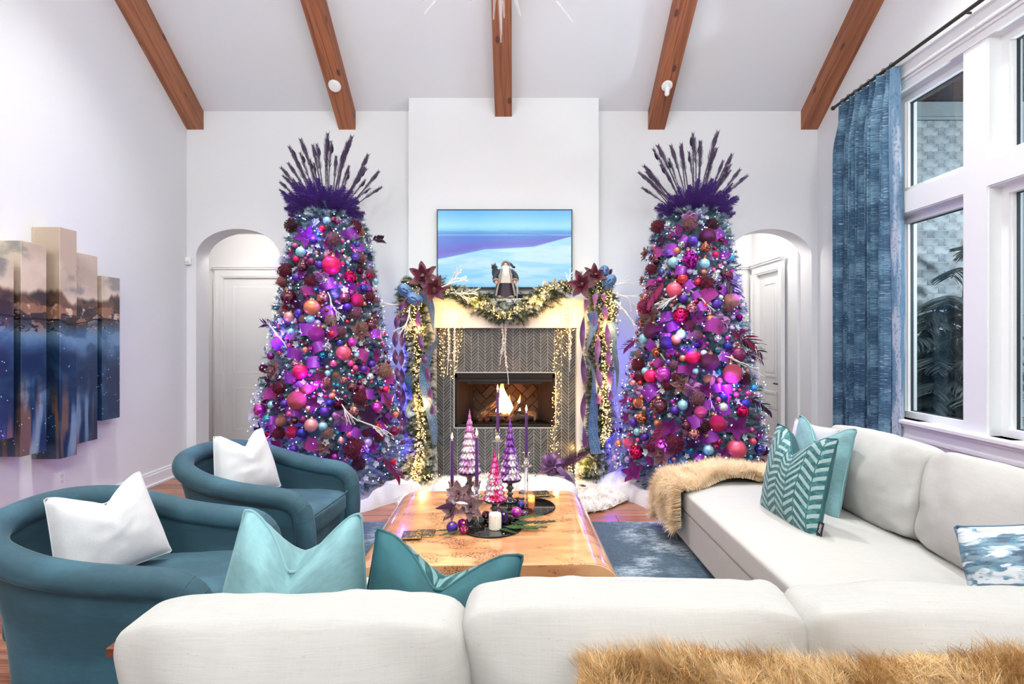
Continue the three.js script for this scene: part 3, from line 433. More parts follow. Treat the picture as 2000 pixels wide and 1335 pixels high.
// ---------------------------------------------------------------- coffee table of burl wood: a slab that rolls over to the floor on both sides
const TT = 0.42;
{
  const burl = tex(1024, 1024, (u, v) => {
    const w = fbm(u, v, 4, 4, 171, 4), g = fbm(u + w * 0.1, v, 6, 22, 175, 4); let c = mix3([208, 152, 106], [182, 124, 80], sstep(0.3, 0.7, g)); c = mix3(c, [228, 182, 130], sstep(0.5, 0.75, w) * 0.6);
    const patch = sstep(0.5, 0.6, fbm(u, v, 8, 18, 181, 3)), sp = vnoise(u * 260, v * 380, 260, 380, 185), sp2 = vnoise(u * 150, v * 190, 150, 190, 187); return mix3(c, [104, 58, 30], patch * clamp(sstep(0.56, 0.74, sp) * 0.8 + sstep(0.72, 0.86, sp2) * 0.85));
  });
  burl.repeat.set(0.85, 0.85);
  const m = phy({ map: burl, roughness: 0.3, clearcoat: 1, clearcoatRoughness: 0.07 });
  const w = 0.70, th = 0.085, r = 0.16, s = new THREE.Shape();
  s.moveTo(-w, 0); s.lineTo(-w, TT - r); s.absarc(-w + r, TT - r, r, PI, PI / 2, true); s.lineTo(w - r, TT); s.absarc(w - r, TT - r, r, PI / 2, 0, true); s.lineTo(w, 0); s.lineTo(w - th, 0); s.lineTo(w - th, TT - r); s.absarc(w - r, TT - r, r - th, 0, PI / 2, false); s.lineTo(-w + r, TT - th); s.absarc(-w + r, TT - r, r - th, PI / 2, PI, false); s.lineTo(-w + th, 0); s.closePath();
  const g = toCreasedNormals(boxUV(new THREE.ExtrudeGeometry(s, { depth: 1.26, bevelEnabled: true, bevelSize: 0.003, bevelThickness: 0.003, bevelSegments: 1, curveSegments: 24 }).translate(0, 0, -0.63)), 0.6);
  const t = thing('coffee_table', 'glossy burl wood waterfall coffee table carrying candles and glass trees', 'table', [-0.165, 0, -3.20], 1.0 * R);
  mesh('waterfall_slab', g, m, t); mesh('inner_panel', box(-0.6, 0.6, TT - th - 0.03, TT - th - 0.004, -0.6, 0.6), std({ map: burl, roughness: 0.6 }), t);
}
// ---------------------------------------------------------------- fireplace: white mantel, chevron tiles, firebox, logs and fire
const CW = -0.095;                                                   // centre line of the mantel
{
  const f = thing('fireplace', 'white mantel fireplace with grey chevron tiles below the television', 'fireplace', [0, 0, 0]);
  const zt = -5.755;
  mesh('mantel_shelf', [box(-1.27, 1.085, 1.965, 2.008, -5.9, -5.60), box(-1.255, 1.07, 1.94, 1.965, -5.9, -5.615)], mTrim, f);
  mesh('lintel', [box(-1.243, 1.057, 1.686, 1.94, -5.9, -5.65), box(-0.9, 0.71, 1.686, 1.70, -5.66, -5.635)], mTrim, f);
  for (const [a, b] of [[-1.243, -0.876], [0.684, 1.057]]) {
    mesh('pilaster', [box(a, b, 0.0, 1.686, -5.9, -5.65)], mTrim, f); mesh('plinth_block', [rbox(a - 0.012, b + 0.012, 0, 0.23, -5.9, -5.62, 0.004), box(a - 0.006, b + 0.006, 0.23, 0.25, -5.9, -5.63)], mTrim, f);
  }
  mesh('grout_bed', [box(-0.876, 0.684, 0.0, FB.y0 - 0.02, -5.9, zt), box(-0.876, 0.684, FB.y1 + 0.02, 1.686, -5.9, zt), box(-0.876, FB.x0 - 0.02, FB.y0 - 0.02, FB.y1 + 0.02, -5.9, zt), box(FB.x1 + 0.02, 0.684, FB.y0 - 0.02, FB.y1 + 0.02, -5.9, zt)], std({ color: 0xbfc0be, roughness: 0.9 }), f);
  const slate = tex(256, 256, (u, v) => 0.5 + 0.5 * (fbm(u, v, 5, 5, 201, 3) - 0.5), false);
  const tones = [[0.048, 0.051, 0.052], [0.06, 0.063, 0.064], [0.074, 0.077, 0.077], [0.098, 0.101, 0.1]].map((c) => phy({ color: new THREE.Color(...c), roughness: 0.28, bumpMap: slate, bumpScale: 0.0015, clearcoat: 0.4, clearcoatRoughness: 0.15 }));
  const r = rng(77), cw = 0.078, ph = 0.0385, gp = 0.0056, shared = {}, rest = [[], [], [], []]; let made = 0;
  const regions = [[-0.874, 0.682, FB.y1 + 0.022, 1.684], [-0.874, FB.x0 - 0.022, FB.y0 - 0.022, FB.y1 + 0.02], [FB.x1 + 0.022, 0.682, FB.y0 - 0.022, FB.y1 + 0.02], [-0.874, 0.682, 0.0, FB.y0 - 0.024]];
  regions.forEach(([x0, x1, y0, y1], ri) => {
    for (let i = 0; i < 20; i++) for (let j = -4; j < 46; j++) {
      const a = -0.876 + i * cw + gp / 2, b = a + cw - gp, up = i % 2 ? 1 : -1, y = j * ph, sl = cw * 0.98, q = [[a, y + (up > 0 ? 0 : sl)], [b, y + (up > 0 ? sl : 0)], [b, y + ph - gp * 1.3 + (up > 0 ? sl : 0)], [a, y + ph - gp * 1.3 + (up > 0 ? 0 : sl)]];
      const c = clip(q, x0, x1, y0, y1); if (!c) continue;
      const whole = c.length === 4 && c.every((p, k) => Math.abs(p[0] - q[k][0]) + Math.abs(p[1] - q[k][1]) < 1e-6), tone = Math.min(3, Math.floor(Math.pow(r(), 1.3) * 4)), tilt = (r() - 0.5) * 0.03;
      if (made < 300 && (ri < 3 ? true : y > 0.35) && (ri > 0 || y > 0.9)) {
        made++; const key = whole ? up : null, g = key ? (shared[key] ??= slab(q.map((p) => [p[0] - a, p[1] - y]), -0.006, 0.004)) : slab(c.map((p) => [p[0] - a, p[1] - y]), -0.006, 0.004);
        const t = mesh('tile', g, tones[tone], f); t.position.set(a, y, zt + 0.001); t.rotation.set(tilt * 0.6, tilt * 0.5, 0);
      } else rest[tone].push(slab(c, -0.006, 0.004).translate(0, 0, zt + 0.001));
    }
  });
  rest.forEach((g, k) => { if (g.length) { const m = mesh('tile_field', g, tones[k], f); m.userData.kind = 'stuff'; } });
  // bright metal edge round the opening
  const e = 0.012; mesh('edge_trim', [box(FB.x0 - 0.024, FB.x1 + 0.024, FB.y1 + 0.012, FB.y1 + 0.024, zt - 0.02, zt + 0.008), box(FB.x0 - 0.024, FB.x1 + 0.024, FB.y0 - 0.024, FB.y0 - 0.012, zt - 0.02, zt + 0.008), box(FB.x0 - 0.024, FB.x0 - 0.012, FB.y0 - e, FB.y1 + e, zt - 0.02, zt + 0.008), box(FB.x1 + 0.012, FB.x1 + 0.024, FB.y0 - e, FB.y1 + e, zt - 0.02, zt + 0.008)], std({ color: 0xc9c9c6, metalness: 0.3, roughness: 0.4 }), f);
  // firebox
  const mi = std({ color: 0x15110f, roughness: 0.6, metalness: 0.3 }), zB = -6.26;
  const fb = thing('firebox', 'dark metal gas firebox with herringbone brick back behind the burning logs', 'firebox', [0, FB.y0, zt]);
  const L = (x0, x1, y0, y1, z0, z1) => box(x0, x1, y0 - FB.y0, y1 - FB.y0, z0 - zt, z1 - zt);
  mesh('metal_frame', [L(FB.x0 - 0.012, FB.x1 + 0.012, FB.y1 - 0.045, FB.y1 + 0.012, zt - 0.03, zt + 0.006), L(FB.x0 - 0.012, FB.x1 + 0.012, FB.y0 - 0.012, FB.y0 + 0.022, zt - 0.03, zt + 0.006), L(FB.x0 - 0.012, FB.x0 + 0.014, FB.y0, FB.y1, zt - 0.03, zt + 0.006), L(FB.x1 - 0.014, FB.x1 + 0.012, FB.y0, FB.y1, zt - 0.03, zt + 0.006)], mi, fb);
  mesh('hood', [L(FB.x0 + 0.13, FB.x1 - 0.13, FB.y1 - 0.115, FB.y1 - 0.07, zt - 0.12, zt - 0.06), L(FB.x0, FB.x1, FB.y1 - 0.09, FB.y1 - 0.045, zt - 0.06, zt - 0.03)], std({ color: 0x1d1815, roughness: 0.5 }), fb);
  mesh('box_shell', [L(FB.x0 - 0.02, FB.x1 + 0.02, FB.y0 - 0.02, FB.y0, zB, zt - 0.02), L(FB.x0 - 0.02, FB.x1 + 0.02, FB.y1, FB.y1 + 0.02, zB, zt - 0.02), L(FB.x0 - 0.02, FB.x1 + 0.02, FB.y0, FB.y1, zB - 0.02, zB)], mi, fb);
  const sideT = tex(128, 256, (u, v) => mix3([74, 56, 44], [38, 28, 22], fbm(u, v, 26, 3, 211, 3))), mSide = std({ map: sideT, roughness: 0.85 });
  for (const sx of [-1, 1]) { const x = sx < 0 ? FB.x0 : FB.x1; const g = boxUV(new THREE.BoxGeometry(0.02, FB.y1 - FB.y0 - 0.1, 0.44)); put(g, x - sx * 0.075, (FB.y1 - FB.y0) / 2 - 0.04, -0.25, 0, sx * 20 * R); mesh('side_panel', g, mSide, fb); }
  const brickT = tex(256, 256, (u, v) => mix3([128, 98, 78], [84, 62, 50], fbm(u, v, 6, 6, 221, 4))), mBr = [0xffffff, 0xe2d2c8, 0xcdb8aa].map((c) => std({ map: brickT, color: c, roughness: 0.9 }));
  mesh('mortar_panel', L(FB.x0 + 0.1, FB.x1 - 0.1, FB.y0, FB.y1 - 0.06, zB + 0.02, zB + 0.03), std({ color: 0x3a2a20, roughness: 0.95 }), fb);
  const bw = 0.088, c45 = Math.SQRT1_2; for (let i = -8; i < 14; i++) for (let j = -6; j < 6; j++) for (const h of [0, 1]) {
    const ox = i + 2 * j, oy = i - 2 * j, q = h ? [[0, 1], [1, 1], [1, 3], [0, 3]] : [[0, 0], [2, 0], [2, 1], [0, 1]], g = 0.06;
    const [a, b] = [q[0], q[2]], p = [[a[0] + g, a[1] + g], [b[0] - g, a[1] + g], [b[0] - g, b[1] - g], [a[0] + g, b[1] - g]].map(([x, y]) => { const X = (x + ox - 3) * bw, Y = (y + oy - 3) * bw; return [CW + (X - Y) * c45, 0.25 + (X + Y) * c45]; });
    const cpl = clip(p, FB.x0 + 0.1, FB.x1 - 0.1, 0.0, FB.y1 - FB.y0 - 0.06); if (!cpl) continue;
    mesh('brick', slab(cpl, 0, 0.014).translate(0, 0, zB + 0.03 - zt), mBr[Math.floor(r() * 3)], fb);
  }
  const grate = []; for (let k = 0; k < 9; k++) grate.push(L(CW - 0.3 + k * 0.075, CW - 0.286 + k * 0.075, FB.y0 + 0.03, FB.y0 + 0.045, zB + 0.1, zt - 0.07)); grate.push(L(CW - 0.34, CW + 0.34, FB.y0 + 0.02, FB.y0 + 0.032, zt - 0.1, zt - 0.085));
  mesh('grate', grate, mi, fb);
  const em = [], er = rng(9); for (let k = 0; k < 46; k++) em.push(put(new THREE.DodecahedronGeometry(0.012 + er() * 0.012), CW + (er() - 0.5) * 0.62, 0.04 + er() * 0.012, -0.12 - er() * 0.2, er() * 3, er() * 3));
  mesh('embers', em, std({ color: 0x2a1d18, roughness: 0.9, emissive: 0xff4210, emissiveIntensity: 0.12 }), fb).userData.kind = 'stuff';
  // logs
  const bark = tex(256, 256, (u, v) => { const g = fbm(u, v, 26, 5, 231, 4); return mix3([128, 98, 74], [46, 34, 27], sstep(0.35, 0.65, g)); }), mBark = std({ map: bark, bumpMap: bark, bumpScale: 0.006, roughness: 0.95 }), endT = std({ color: 0xa98b66, roughness: 0.9 }), char = std({ color: 0x2b2725, roughness: 0.95, bumpMap: bark, bumpScale: 0.008 });
  const log = (label, ax, ay, az, bx, by, bz, rad, burnt) => {
    const A = V(ax, ay, az), B = V(bx, by, bz), d = B.clone().sub(A), len = d.length(), t = thing('fire_log', label, 'log', A.toArray()); t.quaternion.copy(aim(UPV, d)); const rr = rng(len * 1e4 | 0), ph0 = rr() * 9;
    mesh('bark', grid(20, 12, (u, v) => { const a = u * 2 * PI, q = rad * (1 + 0.14 * Math.sin(a * 3 + ph0 + v * 3) + 0.07 * Math.sin(a * 7 + v * 9 + ph0)) * (1 - 0.12 * v); return V(Math.cos(a) * q, v * len, -Math.sin(a) * q); }), burnt ? char : mBark, t);
    mesh('cut_end', put(new THREE.CircleGeometry(rad * 1.0, 18), 0, -0.0015, 0, PI / 2), endT, t); mesh('cut_end', put(new THREE.CircleGeometry(rad * 0.9, 18), 0, len + 0.0015, 0, -PI / 2), endT, t);
  };
  const fy = FB.y0 + 0.05;
  log('long dark gas log lying at the left of the firebox', CW - 0.34, fy + 0.03, -5.98, CW + 0.02, fy + 0.03, -6.02, 0.05, false);
  log('long pale-ended gas log lying at the right of the firebox', CW + 0.33, fy + 0.035, -5.93, CW + 0.0, fy + 0.04, -6.05, 0.052, false);
  log('brown gas log leaning up to the right at the left side of the fire', CW - 0.30, fy + 0.05, -5.9, CW - 0.10, fy + 0.2, -6.05, 0.04, false);
  log('brown gas log propped steeply at the right of the big flame', CW + 0.04, fy + 0.01, -5.86, CW + 0.145, fy + 0.17, -6.02, 0.035, false);
  log('charred black gas log at the front right of the fire', CW + 0.10, fy + 0.02, -5.87, CW + 0.26, fy + 0.02, -5.88, 0.032, true);
  log('charred black gas log at the front left of the fire', CW - 0.16, fy + 0.02, -5.87, CW - 0.03, fy + 0.015, -5.88, 0.03, true);
  // flames
  const flameTex = tex(8, 128, (u, v) => mix3(mix3([255, 196, 120], [255, 236, 190], sstep(0, 0.35, v)), [255, 128, 36], sstep(0.5, 1, v)), true);
  const mFl = std({ color: 0x000000, emissive: 0xffffff, emissiveMap: flameTex, emissiveIntensity: 4.5, transparent: true, opacity: 0.85 });
  const flameGeo = (h, w, s) => grid(18, 26, (u, v) => { const a = u * 2 * PI, q = w * Math.pow(1.001 - v, 0.85) * Math.pow(Math.min(1, v * 7), 0.5) * (1 + 0.22 * Math.sin(a * 3 + s + v * 5)), sw = 0.16 * w * Math.sin(v * 5 + s) * v * 3; return V(Math.cos(a) * q + sw, v * h, -Math.sin(a) * q * 0.6 + sw * 0.4); });
  [[-0.02, 0.09, 0.42, 0.082, 'tall white-orange flame in the middle of the fire'], [0.145, 0.09, 0.24, 0.036, 'smaller orange flame at the right of the fire'], [-0.10, 0.05, 0.30, 0.036, 'thin orange flame at the left of the fire'], [0.05, 0.07, 0.26, 0.04, 'short broad flame right beside the tall middle flame']].forEach(([x, y, h, w, lab], k) => solo('flame', lab, 'flame', flameGeo(h, w, k * 2 + 1), mFl, [CW + x, FB.y0 + y, -6.0], 'flames of the gas fire'));
  lamp(new THREE.PointLight(0xffa04a, FIRE), CW + 0.02, FB.y0 + 0.24, -5.93, 4);
}
// ---------------------------------------------------------------- television
{
  const pic = tex(1024, 576, (u, w) => {
    const v = w; const n = fbm(u, v, 4, 14, 241, 4), n2 = fbm(u, v, 10, 60, 245, 3); let c;
    const hz = 0.665 + 0.0 * u, shore = 0.47 + 0.09 * Math.pow(u, 1.4) + (u > 0.72 ? (u - 0.72) * 0.35 : 0) + (u < 0.35 ? -(0.35 - u) * 0.30 : 0);
    const sky = mix3([150, 220, 250], [60, 168, 238], clamp((v - 0.78) / 0.22)); const seaTop = mix3([56, 160, 226], [24, 120, 206], sstep(0.74, 0.68, v + (n - 0.5) * 0.05));
    if (v > 0.755) c = mix3([120, 206, 246], sky, sstep(0.755, 0.82, v)); else if (v > hz) c = mix3(seaTop, [108, 200, 240], sstep(0.72, 0.755, v + (n2 - 0.5) * 0.03) + sstep(0.012, 0, Math.abs(v - hz - 0.012)) * 0.7);
    else if (v > shore) { const k = (hz - v) / (hz - shore + 0.001); c = mix3([24, 98, 210], [78, 74, 200], sstep(0.15, 0.75, k)); c = mix3(c, [96, 130, 224], sstep(0.7, 1, k) * 0.7); }
    else c = mix3([196, 232, 250], [132, 208, 250], sstep(0.35, 0.7, n) * 0.7 + sstep(0.3, 0.0, v) * 0.5);
    c = mix3(c, [150, 215, 250], sstep(0.03, 0.0, shore - v) * (v < shore ? 0.8 : 0)); if (u > 0.52 && Math.abs(v - (0.705 - (u - 0.52) * 0.11)) < 0.002) c = [20, 70, 130]; return c;
  });
  const t = thing('television', 'wall-mounted flat television showing a blue and violet salt lake, above the mantel', 'television', [-0.114, 2.14, -5.87]);
  mesh('frame', [rbox(-0.772, 0.772, 0.90 - 0.012, 0.90, -0.02, 0.045, 0.003), rbox(-0.772, 0.772, 0, 0.016, -0.02, 0.045, 0.003), rbox(-0.772, -0.76, 0, 0.9, -0.02, 0.045, 0.003), rbox(0.76, 0.772, 0, 0.9, -0.02, 0.045, 0.003), box(-0.765, 0.765, 0.004, 0.896, -0.028, 0.036)], std({ color: 0x0b1117, roughness: 0.35 }), t);
  const sg = new THREE.PlaneGeometry(1.52, 0.874).translate(0, 0.452, 0.0375);
  mesh('screen', sg, std({ color: 0x050505, roughness: 0.25, emissive: 0xffffff, emissiveMap: pic, emissiveIntensity: 0.95 }), t);
  const l = new THREE.RectAreaLight(0x9fd8ff, TV_GLOW, 1.5, 0.86); l.position.set(-0.114, 2.59, -5.80); l.lookAt(-0.114, 2.59, 0); scene.add(l);
  const b = thing('soundbar', 'low black soundbar on the mantel behind the robed figurine', 'soundbar', [-0.11, 2.008, -5.76]);
  mesh('body', rbox(-0.46, 0.46, 0, 0.06, -0.04, 0.04, 0.012), std({ color: 0x14161a, roughness: 0.6 }), b); mesh('grille', box(-0.44, 0.44, 0.012, 0.05, 0.0385, 0.042), std({ color: 0x0a0b0d, roughness: 0.9 }), b);
}
// ---------------------------------------------------------------- robed bearded figurine on the mantel
{
  const f = thing('figurine', 'old man figurine in a grey fur-trimmed robe with a long white beard, carrying a sack', 'figurine', [-0.098, 2.01, -5.66]);
  const coat = std({ color: 0x34343f, roughness: 0.8 }), dark = std({ color: 0x2a2030, roughness: 0.7 }), furT = std({ color: 0x8b857f, roughness: 0.95, bumpMap: napTex, bumpScale: 0.004 }), skin = std({ color: 0xd49f86, roughness: 0.6 }), beard = std({ color: 0xe8e6e2, roughness: 0.9 }), knit = std({ color: 0xb9b4ae, roughness: 0.95 });
  const drape = (pts, folds, amp) => grid(48, 24, (u, v) => { const a = u * 2 * PI, k = v * (pts.length - 1), i = Math.min(pts.length - 2, Math.floor(k)), q = lerp(pts[i][0], pts[i + 1][0], k - i), y = lerp(pts[i][1], pts[i + 1][1], k - i), w = 1 + amp * Math.sin(a * folds) * (1 - v); return V(Math.cos(a) * q * w, y, -Math.sin(a) * q * 0.72 * w); });
  mesh('base', [put(sph(18, 10), -0.05, 0.012, 0.03, 0, 0, 0, [0.062, 0.026, 0.05]), put(sph(18, 10), 0.045, 0.012, 0.035, 0, 0, 0, [0.058, 0.024, 0.05])], furT, f);
  mesh('robe', drape([[0.115, 0.015], [0.105, 0.06], [0.085, 0.16], [0.078, 0.24], [0.06, 0.30], [0.03, 0.335]], 9, 0.07), dark, f);
  mesh('tunic', drape([[0.094, 0.165], [0.09, 0.2], [0.082, 0.26], [0.066, 0.31], [0.03, 0.335]], 6, 0.03), knit, f);
  const coatHalf = (s) => grid(16, 20, (u, v) => { const a = lerp(0.25 * PI, -0.55 * PI, u), y = lerp(0.02, 0.325, v), q = lerp(0.15, 0.062, Math.pow(v, 0.9)) * (1 + 0.05 * Math.sin(u * 14 + v * 2)); return V(s * Math.cos(a) * q, y, Math.sin(a) * q * 0.8); });
  for (const s of [-1, 1]) { mesh('coat_half', coatHalf(s), std({ color: 0x34343f, roughness: 0.8, side: THREE.DoubleSide }), f); const e = []; for (let k = 0; k <= 10; k++) { const v = k / 10, y = lerp(0.02, 0.325, v), q = lerp(0.152, 0.064, Math.pow(v, 0.9)), a = 0.25 * PI; e.push(V(s * Math.cos(a) * q, y, Math.sin(a) * q * 0.8 + 0.004)); } mesh('fur_trim', tube(e, 0.011, 20, 8), furT, f); }
  for (const s of [-1, 1]) { const arm = mesh('sleeve', [tube([V(s * 0.055, 0.305, 0), V(s * 0.1, 0.265, 0.01), V(s * 0.118, 0.215, 0.03), V(s * 0.105, 0.19, 0.06)], 0.028, 14, 10)], coat, f); mesh('cuff', put(new THREE.TorusGeometry(0.026, 0.011, 8, 18), s * 0.104, 0.188, 0.062, 0.9), furT, arm); mesh('hand', [put(sph(12, 8), s * 0.102, 0.176, 0.075, 0, 0, 0, [0.013, 0.018, 0.012]), ...[-1, 0, 1, 2].map((k) => put(new THREE.CapsuleGeometry(0.0038, 0.012, 3, 6), s * 0.102 + (k - 0.5) * 0.007, 0.160, 0.08, 0.4)), put(new THREE.CapsuleGeometry(0.004, 0.01, 3, 6), s * 0.087, 0.175, 0.083, 0.5, 0, s * 0.5)], skin, arm); }
  const head = sph(24, 18); { const p = head.attributes.position; for (let i = 0; i < p.count; i++) { let x = p.getX(i), y = p.getY(i), z = p.getZ(i); z += 0.16 * Math.exp(-(x * x + (y + 0.02) ** 2) * 34) * (z > 0 ? 1 : 0); const eye = Math.exp(-((Math.abs(x) - 0.34) ** 2 + (y - 0.16) ** 2) * 60) * (z > 0 ? 1 : 0); z -= 0.07 * eye; p.setXYZ(i, x * 0.033, y * 0.04, z * 0.034); } head.computeVertexNormals(); }
  const hd = mesh('head', put(head, 0, 0.362, 0.012), skin, f);
  mesh('eye', [put(sph(8, 6), -0.0115, 0.369, 0.042, 0, 0, 0, 0.0032), put(sph(8, 6), 0.0115, 0.369, 0.042, 0, 0, 0, 0.0032)], std({ color: 0x1b1512, roughness: 0.2 }), hd);
  const bd = grid(24, 16, (u, v) => { const a = lerp(-0.62 * PI, 0.62 * PI, u), w = lerp(0.040, 0.012, Math.pow(v, 1.6)) * (1 + 0.06 * Math.sin(u * 40 + v * 7)); return V(Math.sin(a) * w * 1.05, lerp(0.354, 0.20, v) + 0.006 * Math.sin(u * 25), 0.012 + Math.cos(a) * w * (0.95 + 0.35 * v) + 0.02 * Math.sin(v * 2.4)); });
  mesh('beard', bd, std({ color: 0xe8e6e2, roughness: 0.9, side: THREE.DoubleSide }), hd); mesh('moustache', [put(sph(10, 8), -0.012, 0.351, 0.047, 0, 0, 0.5, [0.014, 0.006, 0.006]), put(sph(10, 8), 0.012, 0.351, 0.047, 0, 0, -0.5, [0.014, 0.006, 0.006])], beard, hd);
  mesh('hood', [put(new THREE.SphereGeometry(1, 22, 14, 0, 2 * PI, 0, 0.62 * PI), 0, 0.368, -0.006, -0.35, 0, 0, [0.047, 0.05, 0.048]), tube([V(0.02, 0.40, -0.02), V(0.055, 0.385, -0.025), V(0.085, 0.35, -0.01), V(0.098, 0.345, 0)], 0.014, 14, 8)], std({ color: 0x3b4148, roughness: 0.85, side: THREE.DoubleSide }), f);
  mesh('hood_trim', put(new THREE.TorusGeometry(0.041, 0.01, 8, 24, 1.45 * PI), 0, 0.366, 0.018, 0, 0, -0.22 * PI), furT, f);
  mesh('sack', [put(sph(16, 12), -0.105, 0.27, -0.03, 0, 0, 0.3, [0.045, 0.085, 0.04]), put(sph(12, 8), -0.13, 0.35, -0.03, 0, 0, 0.3, [0.03, 0.03, 0.03])], std({ color: 0x232733, roughness: 0.8 }), f);
  const tw = [], q = rng(4); for (let k = 0; k < 16; k++) tw.push(put(new THREE.ConeGeometry(0.008, 0.05, 5), -0.135 + (q() - 0.5) * 0.06, 0.365 + (q() - 0.5) * 0.05, -0.02, (q() - 0.5), 0, 0.3 + (q() - 0.5) * 1.2)); mesh('sack_greenery', tw, std({ color: 0x4a5058, roughness: 0.9 }), f);
  mesh('lantern', [put(new THREE.CylinderGeometry(0.012, 0.015, 0.05, 8), 0.13, 0.10, 0.065), put(new THREE.ConeGeometry(0.017, 0.02, 8), 0.13, 0.135, 0.065), tube([V(0.13, 0.145, 0.065), V(0.115, 0.165, 0.075)], 0.002, 4, 5)], std({ color: 0x8d8f96, metalness: 0.6, roughness: 0.4 }), f);
  mesh('walking_stick', put(new THREE.CylinderGeometry(0.004, 0.004, 0.19, 8), 0.125, 0.095, 0.08), std({ color: 0xcfcac2, roughness: 0.7 }), f);
}
// ---------------------------------------------------------------- greenery, petals, ribbons and light strings shared by the mantel, the trees and the table
function sprig(len, n, needle, s, frost = 0) {                        // pine tip: stem and needles; base at origin, tip along +y
  const r = rng(s), gs = [put(new THREE.CylinderGeometry(0.0012, 0.002, len, 4, 1, true), 0, len / 2, 0)], pos = [];
  for (let k = 0; k < n; k++) { const y = len * (0.08 + 0.92 * k / n), a = k * 2.4 + r(), L = needle * (0.7 + 0.5 * r()), up = 0.55 + 0.5 * (k / n), dx = Math.cos(a), dz = Math.sin(a), w = 0.0013 + frost * 0.0016; const tip = V(dx * L, y + L * up, dz * L); pos.push(-dz * w, y, dx * w, dz * w, y, -dx * w, tip.x, tip.y, tip.z); pos.push(0, y - w, 0, 0, y + w * 1.5, 0, tip.x, tip.y, tip.z); }
  const g = new THREE.BufferGeometry(); g.setAttribute('position', new THREE.Float32BufferAttribute(pos, 3)); g.computeVertexNormals(); gs.push(g); return join(gs);
}
const petal = (L, W, curl, tipUp = 0, ruff = 0) => grid(6, 8, (u, v) => { const q = (u - 0.5) * 2, w = W * Math.pow(Math.sin(PI * Math.pow(clamp(v * 0.97 + 0.02), 0.75)), 0.8); return V(q * w / 2, curl * v * v * L + 0.12 * W * q * q + ruff * Math.sin(v * 14 + q * 3) * W * 0.2 * Math.abs(q) + tipUp * v * L, v * L); });
function ribbonGeo(pts, w, twist = 0, tw0 = 0, seg = 60, side = V(1, 0, 0)) {   // flat band along a path, turned about it
  const c = new THREE.CatmullRomCurve3(pts, false, 'centripetal'), len = c.getLength();
  const g = grid(4, seg, (u, v) => { const p = c.getPoint(v), t = c.getTangent(v), s = side.clone().addScaledVector(t, -side.dot(t)).normalize(), b = t.clone().cross(s), a = tw0 + twist * v; return p.addScaledVector(s, Math.cos(a) * (u - 0.5) * w).addScaledVector(b, Math.sin(a) * (u - 0.5) * w + 0.02 * w * Math.sin(u * PI)); }), uv = g.attributes.uv;
  for (let i = 0; i < uv.count; i++) uv.setXY(i, uv.getX(i) * w * 9, uv.getY(i) * len * 9);
  return g;
}
const DS = THREE.DoubleSide;
const glitterT = tex(256, 256, (u, v, x, y) => { const h = hash(x >> 1, y >> 1, 301), k = 196 + h * 59; return [k, k, k]; }), glitterB = tex(256, 256, (u, v, x, y) => hash(x >> 1, y >> 1, 305), false);
glitterT.repeat.set(2, 2); glitterB.repeat.set(2, 2);
const glit = (c, o = {}) => std({ color: c, map: glitterT, bumpMap: glitterB, bumpScale: 0.003, roughness: 0.45, metalness: 0.22, side: DS, ...o });
const satin = (c) => phy({ color: c, roughness: 0.35, sheen: 0.5, sheenColor: C(0xffffff), side: DS });
const mPlum = satin(0x5c2f63), mMauve = satin(0x8a4f80), mOrganza = phy({ color: 0x9a2fb4, roughness: 0.3, metalness: 0.25, side: DS, transparent: true, opacity: 0.86, map: glitterT }), mMagRib = glit(0xc93aa4);
const damT = tex(256, 256, (u, v) => { const a = Math.abs(fbm(u, v, 9, 9, 311, 3) - 0.5); return a < 0.045 ? [128, 156, 186] : mix3([44, 74, 114], [92, 126, 162], fbm(u, v, 20, 20, 315, 2)); });
const mDamask = std({ map: damT, bumpMap: damT, bumpScale: 0.003, roughness: 0.5, metalness: 0.25, side: DS });
const mRose = glit(0xac707c), mWine = glit(0x8c2a44), mWineDark = glit(0x5a2232), mRoseGold = glit(0xcc9a8c), mPurp = glit(0x96248f), mDeepPurp = glit(0x4d1650), mBurg = std({ color: 0x4a1a2c, roughness: 0.5, side: DS }), mPinkLeaf = glit(0xb8336e), mFlock = std({ color: 0xe6e3da, roughness: 0.95 }), mSilverLeaf = std({ color: 0xb9c2c9, roughness: 0.35, metalness: 0.5, side: DS });
function bloom(name, label, cat, pos, normal, size, layers, mats, group, parts = 'petal', heart) {   // layers: [count, length, width, lift, curl]
  const t = thing(name, label, cat, pos.toArray(), 0, group); t.quaternion.copy(aim(UPV, normal)); const r = rng((pos.x * 1e4 ^ pos.y * 1e4) | 0); t.scale.setScalar(size);
  layers.forEach(([n, L, W, lift, curl], k) => { const g = (bloom.c[[L, W, curl]] ??= petal(L, W, curl, 0, 0.3)); for (let i = 0; i < n; i++) { const m = mesh(parts, g, mats[k % mats.length], t); m.rotation.set(-lift + (r() - 0.5) * 0.2, (i + 0.5 * k + (r() - 0.5) * 0.25) / n * 2 * PI, 0, 'YXZ'); m.position.y = k * 0.04; } });
  if (heart) mesh('centre', bloom.h ??= join([...Array(9)].map((_, i) => put(sph(8, 6), 0.09 * Math.cos(i * 2.4) * Math.sqrt(i / 9), 0.14 + 0.02 * (i % 3), 0.09 * Math.sin(i * 2.4) * Math.sqrt(i / 9), 0, 0, 0, 0.05))), heart, t);
  return t;
}
bloom.c = {};
const POIN = [[6, 1.0, 0.52, 0.12, 0.12], [5, 0.72, 0.42, 0.5, 0.1], [4, 0.45, 0.3, 0.85, 0.05]], MAG = [[5, 1.0, 0.55, 0.2, 0.15]];
